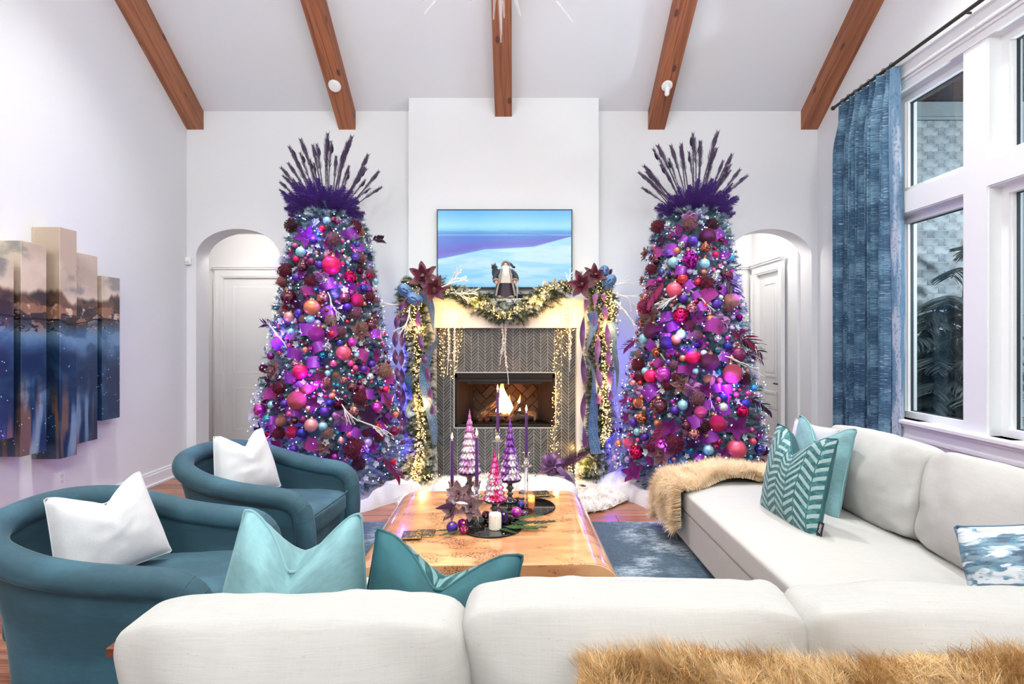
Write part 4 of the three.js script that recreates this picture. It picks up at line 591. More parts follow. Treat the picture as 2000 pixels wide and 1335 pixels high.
function coral(name, label, pos, dir, len, s, mat, group, spread = 0.5) {   // branching flocked twig
  const t = thing(name, label, 'branch', pos.toArray(), 0, group), r = rng(s), gs = [];
  const go = (p, d, L, rad, k) => { const e = p.clone().addScaledVector(d, L), mid = p.clone().lerp(e, 0.5).add(V((r() - 0.5) * L * 0.2, (r() - 0.5) * L * 0.2, (r() - 0.5) * L * 0.2)); gs.push(tube([p, mid, e], rad, 4, 5)); if (k > 0) { const n = 2 + (r() > 0.5 ? 1 : 0); for (let i = 0; i < n; i++) go(i ? mid.clone().lerp(e, r()) : e, d.clone().add(V((r() - 0.5) * 2 * spread, (r() - 0.5) * 2 * spread, (r() - 0.5) * spread)).normalize(), L * (0.55 + 0.3 * r()), rad * 0.72, k - 1); } };
  go(V(0, 0, 0), dir.clone().normalize(), len * 0.4, len * 0.014 + 0.0016, 3); mesh('twigs', gs, mat, t); return t;
}
const bulbGeo = sph(8, 6);
function lights(name, label, pts, r, color, k, wirePts, group, colors) {
  const c = pts.reduce((a, p) => a.add(p), V()).divideScalar(pts.length), t = thing(name, label, 'string lights', [c.x, c.y, c.z], 0, group);
  stuff('bulbs', bulbGeo, colors ? std({ color: 0x222222, emissive: color, emissiveIntensity: k }) : glow(color, k), pts.map((p) => M4(p.clone().sub(c), new THREE.Quaternion(), r)), null, t);
  if (wirePts) mesh('wire', wirePts.map((w) => tube(w.map((p) => p.clone().sub(c)), 0.0012, Math.max(8, w.length * 3), 4)), std({ color: 0xb9a582, roughness: 0.5, metalness: 0.4 }), t);
  return t;
}
const WARM = 0xffc26a;
// ---------------------------------------------------------------- garlands on the mantel
const needleG = [sprig(0.10, 38, 0.027, 321), sprig(0.085, 34, 0.025, 322)], needleF = [sprig(0.075, 40, 0.018, 323, 1.5), sprig(0.065, 36, 0.017, 324, 1.5)];
const mNeedle = std({ color: 0xffffff, roughness: 0.8, side: DS });
function garland(label, path, rad, n, s, pos, stray = 0) {
  const t = thing('pine_garland', label, 'garland', pos.toArray(), 0, 'frosted pine garlands of the mantel'), c = new THREE.CatmullRomCurve3(path.map((p) => p.clone().sub(pos)), false, 'centripetal'), r = rng(s);
  mesh('stem', new THREE.TubeGeometry(c, 60, 0.012, 6), std({ color: 0x3b3a2a, roughness: 0.9 }), t);
  const A = [[], []], B = [[], []], ca = [[], []], cb = [[], []], greens = [0x2c3d22, 0x3b4e2b, 0x1f3020, 0x4a5a3a].map(C), frosts = [0xc9ccc2, 0xaeb5ab, 0xe2e2da, 0x8e9a8e].map(C);
  for (let k = 0; k < n; k++) {
    const v = r(), p = c.getPoint(v), tan = c.getTangent(v), q = rad(v), a = r() * 2 * PI, out = V(Math.cos(a), 0.25 * Math.sin(a * 3), Math.sin(a)).addScaledVector(tan, -0.3).normalize(); if (p.z + pos.z + out.z * q < -5.66 && out.z < 0) out.z *= -0.4;
    const d = out.clone().add(V((r() - 0.5) * 0.7, (r() - 0.7) * 0.9, (r() - 0.5) * 0.7)).normalize(), depth = 0.25 + 0.55 * r(), f = r() < 0.55 + (depth > 0.55 ? 0.12 : -0.12) ? 1 : 0, i = k % 2;
    (f ? B : A)[i].push(M4(p.clone().addScaledVector(out, q * depth * 0.7), aim(UPV, d, r() * 6), (0.75 + 0.6 * r()) * (stray && r() < stray ? 1.5 : 1))); (f ? cb : ca)[i].push((f ? frosts : greens)[Math.floor(r() * 4)]);
  }
  for (const i of [0, 1]) { stuff('green_needles', needleG[i], mNeedle, A[i], ca[i], t); stuff('frosted_needles', needleF[i], mNeedle, B[i], cb[i], t); }
  return { t, c: (v) => c.getPoint(v).add(pos) };
}
const colL = [at(815, 552, 5.6), at(806, 600, 5.53), at(816, 680, 5.5), at(820, 760, 5.5), at(824, 840, 5.48), at(816, 905, 5.45), at(810, 942, 5.4)], colR = [at(1160, 552, 5.6), at(1178, 600, 5.53), at(1172, 680, 5.5), at(1168, 760, 5.5), at(1172, 830, 5.5), at(1162, 890, 5.47), at(1160, 940, 5.42)];
const swag = [at(838, 560, 5.6), at(890, 572, 5.57), at(930, 588, 5.55), at(965, 606, 5.54), at(988, 618, 5.53), at(1012, 606, 5.54), at(1048, 582, 5.55), at(1085, 562, 5.57), at(1140, 556, 5.6)];
const gl = garland('frosted pine garland falling down the left side of the fireplace', colL, (v) => 0.185 + 0.03 * Math.sin(v * 9), 2400, 401, colL[3].clone());
const gr = garland('frosted pine garland falling down the right side of the fireplace', colR, (v) => 0.185 - 0.05 * v, 2200, 402, colR[3].clone());
const gs = garland('frosted pine garland swagged along the mantel shelf below the television', swag, (v) => 0.13 + 0.03 * Math.sin(v * PI), 2000, 403, swag[4].clone(), 0.12);
{
  const r = rng(420), cloud = (c, n, w, zo, v0 = 0, v1 = 1, dx = 0) => [...Array(n)].map(() => { const p = c(lerp(v0, v1, r())); return p.add(V((r() - 0.5) * w + dx, (r() - 0.5) * 0.08, zo + (r() - 0.5) * 0.08)); });
  const line = (c, w, zo, n = 40, dx = 0, v0 = 0, v1 = 1) => [...Array(n)].map((_, i) => c(lerp(v0, v1, i / (n - 1))).add(V(Math.sin(i * 1.3) * w + dx, 0, zo + 0.02 * Math.sin(i * 2.1))));
  const k = 9;
  lights('fairy_lights', 'warm white fairy lights wound down the left mantel garland', [...cloud(gl.c, 400, 0.10, 0.13, 0.1, 1, 0.02), ...cloud(gl.c, 90, 0.24, 0.1, 0, 0.3)], 0.0046, WARM, k, [line(gl.c, 0.05, 0.14)], 'warm fairy lights of the mantel');
  lights('fairy_lights', 'warm white fairy lights wound down the right mantel garland', [...cloud(gr.c, 350, 0.10, 0.13, 0.1, 0.75, 0.05), ...cloud(gr.c, 130, 0.24, 0.1, 0, 0.35, 0.05)], 0.0046, WARM, k, [line(gr.c, 0.05, 0.14, 40, 0.05, 0, 0.75)], 'warm fairy lights of the mantel');
  lights('fairy_lights', 'warm white fairy lights along the swagged mantel garland', cloud(gs.c, 420, 0.1, 0.1), 0.0045, WARM, k, [line(gs.c, 0.02, 0.11)], 'warm fairy lights of the mantel');
  // strands hanging free in front of the tiles
  const hang = (label, px0, px1, py0, py1, d, n, w, s) => { const q = rng(s), pts = [], wire = [], N = 26; for (let i = 0; i <= N; i++) wire.push(at(lerp(px0, px1, i / N) + Math.sin(i * 1.7 + s) * w * 0.35, lerp(py0, py1, i / N), d)); for (let i = 0; i < n; i++) pts.push(at(lerp(px0, px1, i / n) + (q() - 0.5) * w * 2, lerp(py0, py1, i / n) + (q() - 0.5) * 8, d + (q() - 0.5) * 0.05)); const tw = pts.map((p, i) => [p, wire[Math.min(N, Math.round(i / n * N))]]); lights('fairy_lights', label, pts, 0.0045, WARM, k, [wire, ...tw], 'warm fairy lights of the mantel'); };
  hang('warm fairy light strand hanging in front of the tiles, nearest the left pilaster', 862, 866, 600, 738, 5.6, 60, 7, 1); hang('warm fairy light strand hanging left of the firebox top', 902, 880, 612, 740, 5.6, 60, 9, 2);
  hang('long warm fairy light strand hanging to the right of the firebox', 1094, 1082, 590, 905, 5.58, 150, 9, 3); hang('warm fairy lights bunched on the right end of the mantel lintel', 1106, 1108, 586, 650, 5.6, 60, 16, 4); hang('warm fairy light strand at the right edge of the tiles', 1116, 1104, 640, 700, 5.6, 20, 6, 6);
  lights('fairy_lights', 'warm fairy lights heaped on the floor beside the right garland foot', [...Array(70)].map(() => at(1138 + (r() - 0.5) * 56, 915 + (r() - 0.5) * 22, 5.45 + r() * 0.1)), 0.006, WARM, 9, null, 'warm fairy lights of the mantel');
  lights('fairy_lights', 'warm fairy lights lying in the fur beside the left garland foot', [...Array(50)].map(() => at(838 + (r() - 0.5) * 70, 934 + (r() - 0.5) * 16, 5.2 + r() * 0.1)), 0.005, WARM, 7, null, 'warm fairy lights of the mantel');
  for (const [px, py, d, m] of [[818, 640, 5.3, 1], [822, 790, 5.28, 1], [816, 905, 5.25, 0.7], [1180, 640, 5.3, 1], [1180, 760, 5.28, 1], [930, 590, 5.3, 0.8], [1050, 585, 5.3, 0.8], [1108, 615, 5.42, 1.3], [870, 610, 5.42, 0.8], [1138, 905, 5.35, 1.2], [1090, 780, 5.5, 0.5]]) lamp(new THREE.PointLight(WARM, GARLAND * m), ...at(px, py, d).toArray(), 1.5);
  // white beaded icicle drops
  const drop = (label, px, py0, py1, bend, d = 5.57) => { const t = thing('icicle_strand', label, 'strand', at(px, py0, d).toArray(), 0, 'white icicle strands below the lintel'), o = at(px, py0, d), pts = [], bs = [], N = 30; for (let i = 0; i <= N; i++) pts.push(at(px + bend * Math.sin(i / N * 5) * i / N, lerp(py0, py1, i / N), d).sub(o)); pts.forEach((p, i) => { if (i < N * 0.75) for (let q = 0; q < 3; q++) bs.push(put(new THREE.IcosahedronGeometry(0.0085, 0), p.x + (r() - 0.5) * 0.02, p.y + (r() - 0.5) * 0.02, p.z + (r() - 0.5) * 0.02)); }); mesh('cord', tube(pts, 0.0035, 40, 5), mFlock, t); mesh('beads', bs, mFlock, t); };
  drop('white icicle strand hanging near the left pilaster', 876, 636, 730, 2); drop('white icicle strand hanging above the left corner of the firebox', 888, 640, 728, 1); drop('white icicle strand hanging at the centre from the swag, longest one', 988, 628, 750, -5); drop('white icicle strand hanging at the centre beside the longest one', 981, 628, 712, 4); drop('white icicle strand hanging at the right edge of the tiles', 1113, 636, 724, 0.5);
}
{ // ribbons of the garlands
  const tw = (label, pts, w, turns, mat, d, grp = 'curled ribbons on the mantel garlands') => { const P = pts.map(([x, y]) => at(x, y, d)), o = P[0].clone(); solo('ribbon', label, 'ribbon', ribbonGeo(P.map((p) => p.sub(o)), w, turns * PI, 0.3, 120), mat, o.toArray(), grp); };
  tw('plum ribbon curling down the outer left edge of the left garland', [[796, 575], [776, 625], [772, 690], [778, 750], [780, 820], [786, 868]], 0.062, 9, mPlum, 5.32);
  tw('plum ribbon curling down beside the outermost one on the left garland', [[798, 580], [788, 640], [784, 700], [786, 760], [788, 830], [790, 866]], 0.06, -8, mPlum, 5.36);
  tw('plum ribbon curling down the inner edge of the left garland', [[816, 585], [818, 640], [826, 690], [834, 720], [840, 770], [846, 808]], 0.055, 6, mPlum, 5.30);
  tw('plum ribbon curling down the inner edge of the right garland', [[1146, 585], [1138, 640], [1138, 700], [1142, 760], [1138, 810], [1144, 872]], 0.055, 4, mPlum, 5.32);
  tw('plum ribbon curling down the middle of the right garland', [[1162, 575], [1163, 625], [1168, 660], [1166, 710], [1172, 750], [1168, 788]], 0.058, 4, mMauve, 5.28);
  tw('mauve ribbon curling down the outer side of the right garland', [[1178, 575], [1184, 620], [1188, 680], [1190, 730], [1193, 782]], 0.055, 5, mMauve, 5.28);
  const bl = (label, pts, w, t, d) => tw(label, pts, w, t, mDamask, d, 'blue damask ribbons on the mantel garlands');
  bl('wide blue damask ribbon falling down the inner side of the left garland', [[828, 566], [842, 600], [846, 640], [852, 665], [838, 690], [828, 730], [836, 780], [846, 830], [848, 868]], 0.11, 1.2, 5.34);
  bl('wide blue damask ribbon loop on the outer side of the left garland', [[794, 735], [802, 770], [798, 800], [806, 812]], 0.10, 0.8, 5.34);
  bl('wide blue damask ribbon falling down the middle of the right garland', [[1156, 610], [1160, 630], [1152, 660], [1146, 690], [1160, 730], [1160, 790], [1158, 840], [1164, 886]], 0.105, 1.0, 5.3);
  bl('wide blue damask ribbon falling down the outer edge of the right garland', [[1196, 628], [1199, 680], [1206, 730], [1200, 790]], 0.085, 0.5, 5.34);
  const loop = (label, px, py, d, s, a) => { const o = at(px, py, d), N = 24, pts = []; for (let i = 0; i <= N; i++) { const q = i / N * 2 * PI; pts.push(V((1 - Math.cos(q)) * s * Math.cos(a) - Math.sin(q) * s * 0.45 * Math.sin(a), (1 - Math.cos(q)) * s * Math.sin(a) + Math.sin(q) * s * 0.45 * Math.cos(a), 0)); } solo('ribbon_loop', label, 'ribbon', ribbonGeo(pts, 0.09, 0, PI / 2 - 0.5, 40, V(0, 0, 1)), mDamask, o.toArray(), 'blue damask bow loops'); };
  loop('blue damask bow loop at the outer top of the left garland', 800, 572, 5.32, 0.055, 2.6); loop('blue damask bow loop below the left burgundy flowers', 798, 580, 5.3, 0.055, -0.3); loop('blue damask bow loop at the outer top of the right garland', 1184, 556, 5.32, 0.05, 0.8); loop('small blue damask bow loop above the right burgundy flowers', 1176, 540, 5.36, 0.045, 1.2);
  const N = V(0, 0.15, 1); const bur = (label, px, py, d, s, n) => bloom('poinsettia', label, 'flower', at(px, py, d), n ?? N, s, POIN, [mRose, mWine, mBurg], 'burgundy poinsettias on the mantel', 'petal', mRoseGold);
  bur('burgundy velvet poinsettia at the upper left corner of the mantel', 827, 540, 5.36, 0.175, V(-0.15, 0.4, 1)); bur('burgundy poinsettia just below the upper left one', 847, 563, 5.33, 0.16, V(0.35, -0.1, 1));
  bur('burgundy poinsettia left of the right garland top', 1138, 555, 5.34, 0.165, V(-0.4, 0.1, 1)); bur('burgundy poinsettia at the upper right corner of the mantel', 1162, 538, 5.36, 0.14, V(0.1, 0.6, 1)); bur('burgundy poinsettia at the outermost right of the mantel', 1184, 541, 5.4, 0.12, V(0.7, 0.4, 1));
  const CB = (l, px, py, d, dir, len, s, sp) => coral('coral_branch', l, at(px, py, d), dir, len, s, mFlock, 'white flocked branches on the mantel', sp);
  CB('white flocked branch reaching left from the left garland', 795, 590, 5.42, V(-1, -0.15, 0.1), 0.42, 3, 0.6); CB('white flocked branch drooping over the left garland', 800, 600, 5.3, V(-0.1, -1, 0.2), 0.34, 5, 0.55); CB('white flocked branch rising right of the left burgundy flowers', 855, 562, 5.36, V(1, 0.35, 0.1), 0.36, 7, 0.5); CB('white flocked branch lying along the swag at left', 880, 572, 5.4, V(1, -0.1, 0.2), 0.3, 9, 0.5);
  CB('white flocked branch rising at the right end of the television', 1112, 560, 5.4, V(-0.1, 1, 0), 0.22, 11, 0.6); CB('white flocked branch reaching right towards the right tree', 1195, 570, 5.4, V(1, -0.35, 0.1), 0.42, 13, 0.5); CB('white flocked branch drooping to the right of the right garland', 1200, 585, 5.38, V(0.75, -0.8, 0.1), 0.45, 17, 0.45); CB('short white flocked branch at the outer right of the mantel', 1196, 556, 5.4, V(1, 0.15, 0.1), 0.26, 19, 0.35);
}
// ---------------------------------------------------------------- on the hearth: fur rug, poufs, wrapped box
{
  const white = [0xf4f1ea, 0xe9e4da, 0xffffff, 0xdfd8cc].map(C);
  const rug = thing('fur_rug', 'white long-haired fur rug on the hearth in front of the fireplace', 'rug', [-0.05, 0, -5.1]);
  const out = (a) => 1 + 0.07 * Math.sin(a * 5) + 0.06 * Math.sin(a * 3 + 1), f = (u, v) => { const a = u * 2 * PI, q = Math.sqrt(v) * out(a); return V(Math.cos(a) * q * 1.28, 0.015 + 0.03 * Math.pow(1 - v, 0.5), -Math.sin(a) * q * 0.62); };
  mesh('backing', grid(48, 8, f), std({ color: 0xd9d2c6, roughness: 0.95, side: DS }), rug); furOn(f, 9000, 0.055, 0.0018, white, 431, rug, 'hair', { comb: V(0, 0.1, 0.2), cu: 30, cv: 6, spread: 0.45 });
  const mP = phy({ color: 0xc4c2be, roughness: 0.95, bumpMap: whiteTex, bumpScale: 0.006, sheen: 0.3, sheenColor: C(0xffffff) });
  for (const [px, nm] of [[902, 'left'], [1066, 'right']]) { const p = at(px, 958, 4.32), t = thing('pouf', 'round white boucle pouf behind the coffee table, the ' + nm + ' one of two', 'pouf', [p.x, 0, p.z], 0, 'white poufs on the hearth'); mesh('cover', lathe([[0.001, 0.02], [0.21, 0.02], [0.255, 0.07], [0.272, 0.17], [0.268, 0.27], [0.245, 0.325], [0.19, 0.355], [0.1, 0.37], [0.001, 0.374]], 44), mP, t); mesh('base', put(new THREE.CylinderGeometry(0.2, 0.2, 0.02, 36), 0, 0.01, 0), std({ color: 0x2a2724 }), t); }
  const b = thing('gift_box', 'tilted silver glitter gift box on the fur rug at the right of the hearth', 'gift', at(1103, 928, 5.2).setY(0.07).toArray(), 0.4); b.rotation.z = 0.22; const gs = rbox(-0.09, 0.09, -0.03, 0.13, -0.08, 0.08, 0.012);
  const bodyM = mesh('box_body', gs, glit(0xa9adb0), b); mesh('band', [box(-0.093, 0.093, 0.045, 0.06, -0.083, 0.083), box(-0.012, 0.012, -0.033, 0.133, -0.083, 0.083)], std({ color: 0x8f979c, roughness: 0.4, metalness: 0.5 }), bodyM);
  const bow = thing('bow', 'large plum satin bow with trailing tails leaning on the silver gift box', 'bow', at(1080, 908, 5.2).toArray(), 0);
  for (let k = 0; k < 6; k++) { const a = k * 1.05 + 0.3, N = 16, pts = []; for (let i = 0; i <= N; i++) { const q = i / N * 2 * PI; pts.push(V((1 - Math.cos(q)) * 0.055 * Math.cos(a) - Math.sin(q) * 0.03 * Math.sin(a), (1 - Math.cos(q)) * 0.055 * Math.sin(a) + Math.sin(q) * 0.03 * Math.cos(a), 0.02 * Math.sin(q))); } mesh('bow_loop', ribbonGeo(pts, 0.06, 0, 0.9, 26, V(0, 0, 1)), mPlum, bow); }
  mesh('tail', ribbonGeo([V(0, 0, 0), V(-0.08, -0.05, 0.03), V(-0.16, -0.08, 0.04), V(-0.2, -0.13, 0.06)], 0.055, 2, 0.2), mPlum, bow); mesh('tail', ribbonGeo([V(0.05, -0.02, 0.03), V(0.15, -0.1, 0.11), V(0.24, -0.16, 0.13), V(0.33, -0.17, 0.15)], 0.055, 2.4, 0.2), mPlum, bow);
}
// ---------------------------------------------------------------- the two decorated trees
const PROF = [[0.1, 0.70], [0.35, 0.74], [0.9, 0.70], [1.2, 0.635], [1.6, 0.555], [2.1, 0.46], [2.45, 0.40], [2.75, 0.34], [2.9, 0.2]];
const prof = (y) => { for (let i = 0; i < PROF.length - 1; i++) if (y <= PROF[i + 1][0]) return lerp(PROF[i][1], PROF[i + 1][1], clamp((y - PROF[i][0]) / (PROF[i + 1][0] - PROF[i][0]))); return 0.15; };
const mercT = tex(256, 256, (u, v) => { const a = fbm(u, v, 14, 14, 501, 4), k = sstep(0.4, 0.62, a); return mix3([255, 255, 255], [120, 110, 120], k); }); mercT.repeat.set(2, 1);
const ribT = tex(256, 64, (u) => 0.5 + 0.5 * Math.cos(u * 2 * PI * 26), false), ribH = tex(64, 256, (u, v) => 0.5 + 0.5 * Math.cos(v * 2 * PI * 18), false);
const COL = { violet: 0x4b2a8e, plum: 0x6b1d4d, burgundy: 0x541027, hotpink: 0xd4145a, magenta: 0xb0249c, coral: 0xd4566c, rose: 0xcf8a86, copper: 0xcf7a58, pink: 0xd94f8c, aqua: 0x8fc1d0, silver: 0xc4ccd2, blue: 0x2b2a86, lilac: 0xa58fc4, teal: 0x2e8fae, red: 0xb3162f };
const NICE = { hotpink: 'hot pink', rose: 'rose gold' };
const matC = {};
const orn = (c, f) => matC[c + f] ??= ({
  matte: () => std({ color: COL[c], roughness: 0.42, metalness: 0.45 }), shiny: () => phy({ color: COL[c], roughness: 0.1, metalness: 0.55, clearcoat: 1, clearcoatRoughness: 0.03 }), glitter: () => std({ color: COL[c], map: glitterT, bumpMap: glitterB, bumpScale: 0.006, roughness: 0.4, metalness: 0.4 }),
  mercury: () => phy({ color: COL[c], map: mercT, bumpMap: mercT, bumpScale: 0.004, roughness: 0.14, metalness: 0.85 }), ribbed: () => std({ color: COL[c], bumpMap: ribH, bumpScale: 0.012, roughness: 0.4, metalness: 0.3 }), fluted: () => phy({ color: COL[c], bumpMap: ribT, bumpScale: 0.012, roughness: 0.2, metalness: 0.5 }), clear: () => phy({ color: COL[c], roughness: 0.03, transmission: 0.92, thickness: 0, ior: 1.4 }),
})[f]();
const WORD = { matte: 'matte', shiny: 'glossy', glitter: 'glittered', mercury: 'crackled', ribbed: 'ribbed', fluted: 'fluted', clear: 'translucent' };
const ballG = sph(26, 18), dropG = lathe([[0.001, -1.25], [0.35, -1.1], [0.72, -0.6], [0.9, -0.05], [0.82, 0.4], [0.5, 0.8], [0.2, 1.0], [0.001, 1.05]], 24), capG = join([put(new THREE.CylinderGeometry(0.2, 0.24, 0.2, 12), 0, 1.04, 0), put(new THREE.TorusGeometry(0.12, 0.03, 5, 12), 0, 1.22, 0)]), mCap = std({ color: 0xcdb27a, metalness: 0.9, roughness: 0.3 });
const clusterG = (() => { const r = rng(520), gs = []; for (let k = 0; k < 230; k++) { const y = 1 - 2 * (k + 0.5) / 230, a = k * 2.39996, q = Math.sqrt(1 - y * y), R0 = 0.72 + 0.28 * r(), d = V(Math.cos(a) * q, y, Math.sin(a) * q), g = new THREE.TetrahedronGeometry(0.11 + 0.06 * r()); g.applyQuaternion(aim(UPV, d, r() * 6)); g.translate(d.x * R0, d.y * R0, d.z * R0); gs.push(g); } gs.push(new THREE.IcosahedronGeometry(0.72, 1)); return join(gs); })();
const leafG = petal(1, 0.34, -0.12, 0, 0), sprayLeaf = petal(0.42, 0.13, -0.15), mDarkLeaf = std({ color: 0x2c1226, roughness: 0.45, side: DS });
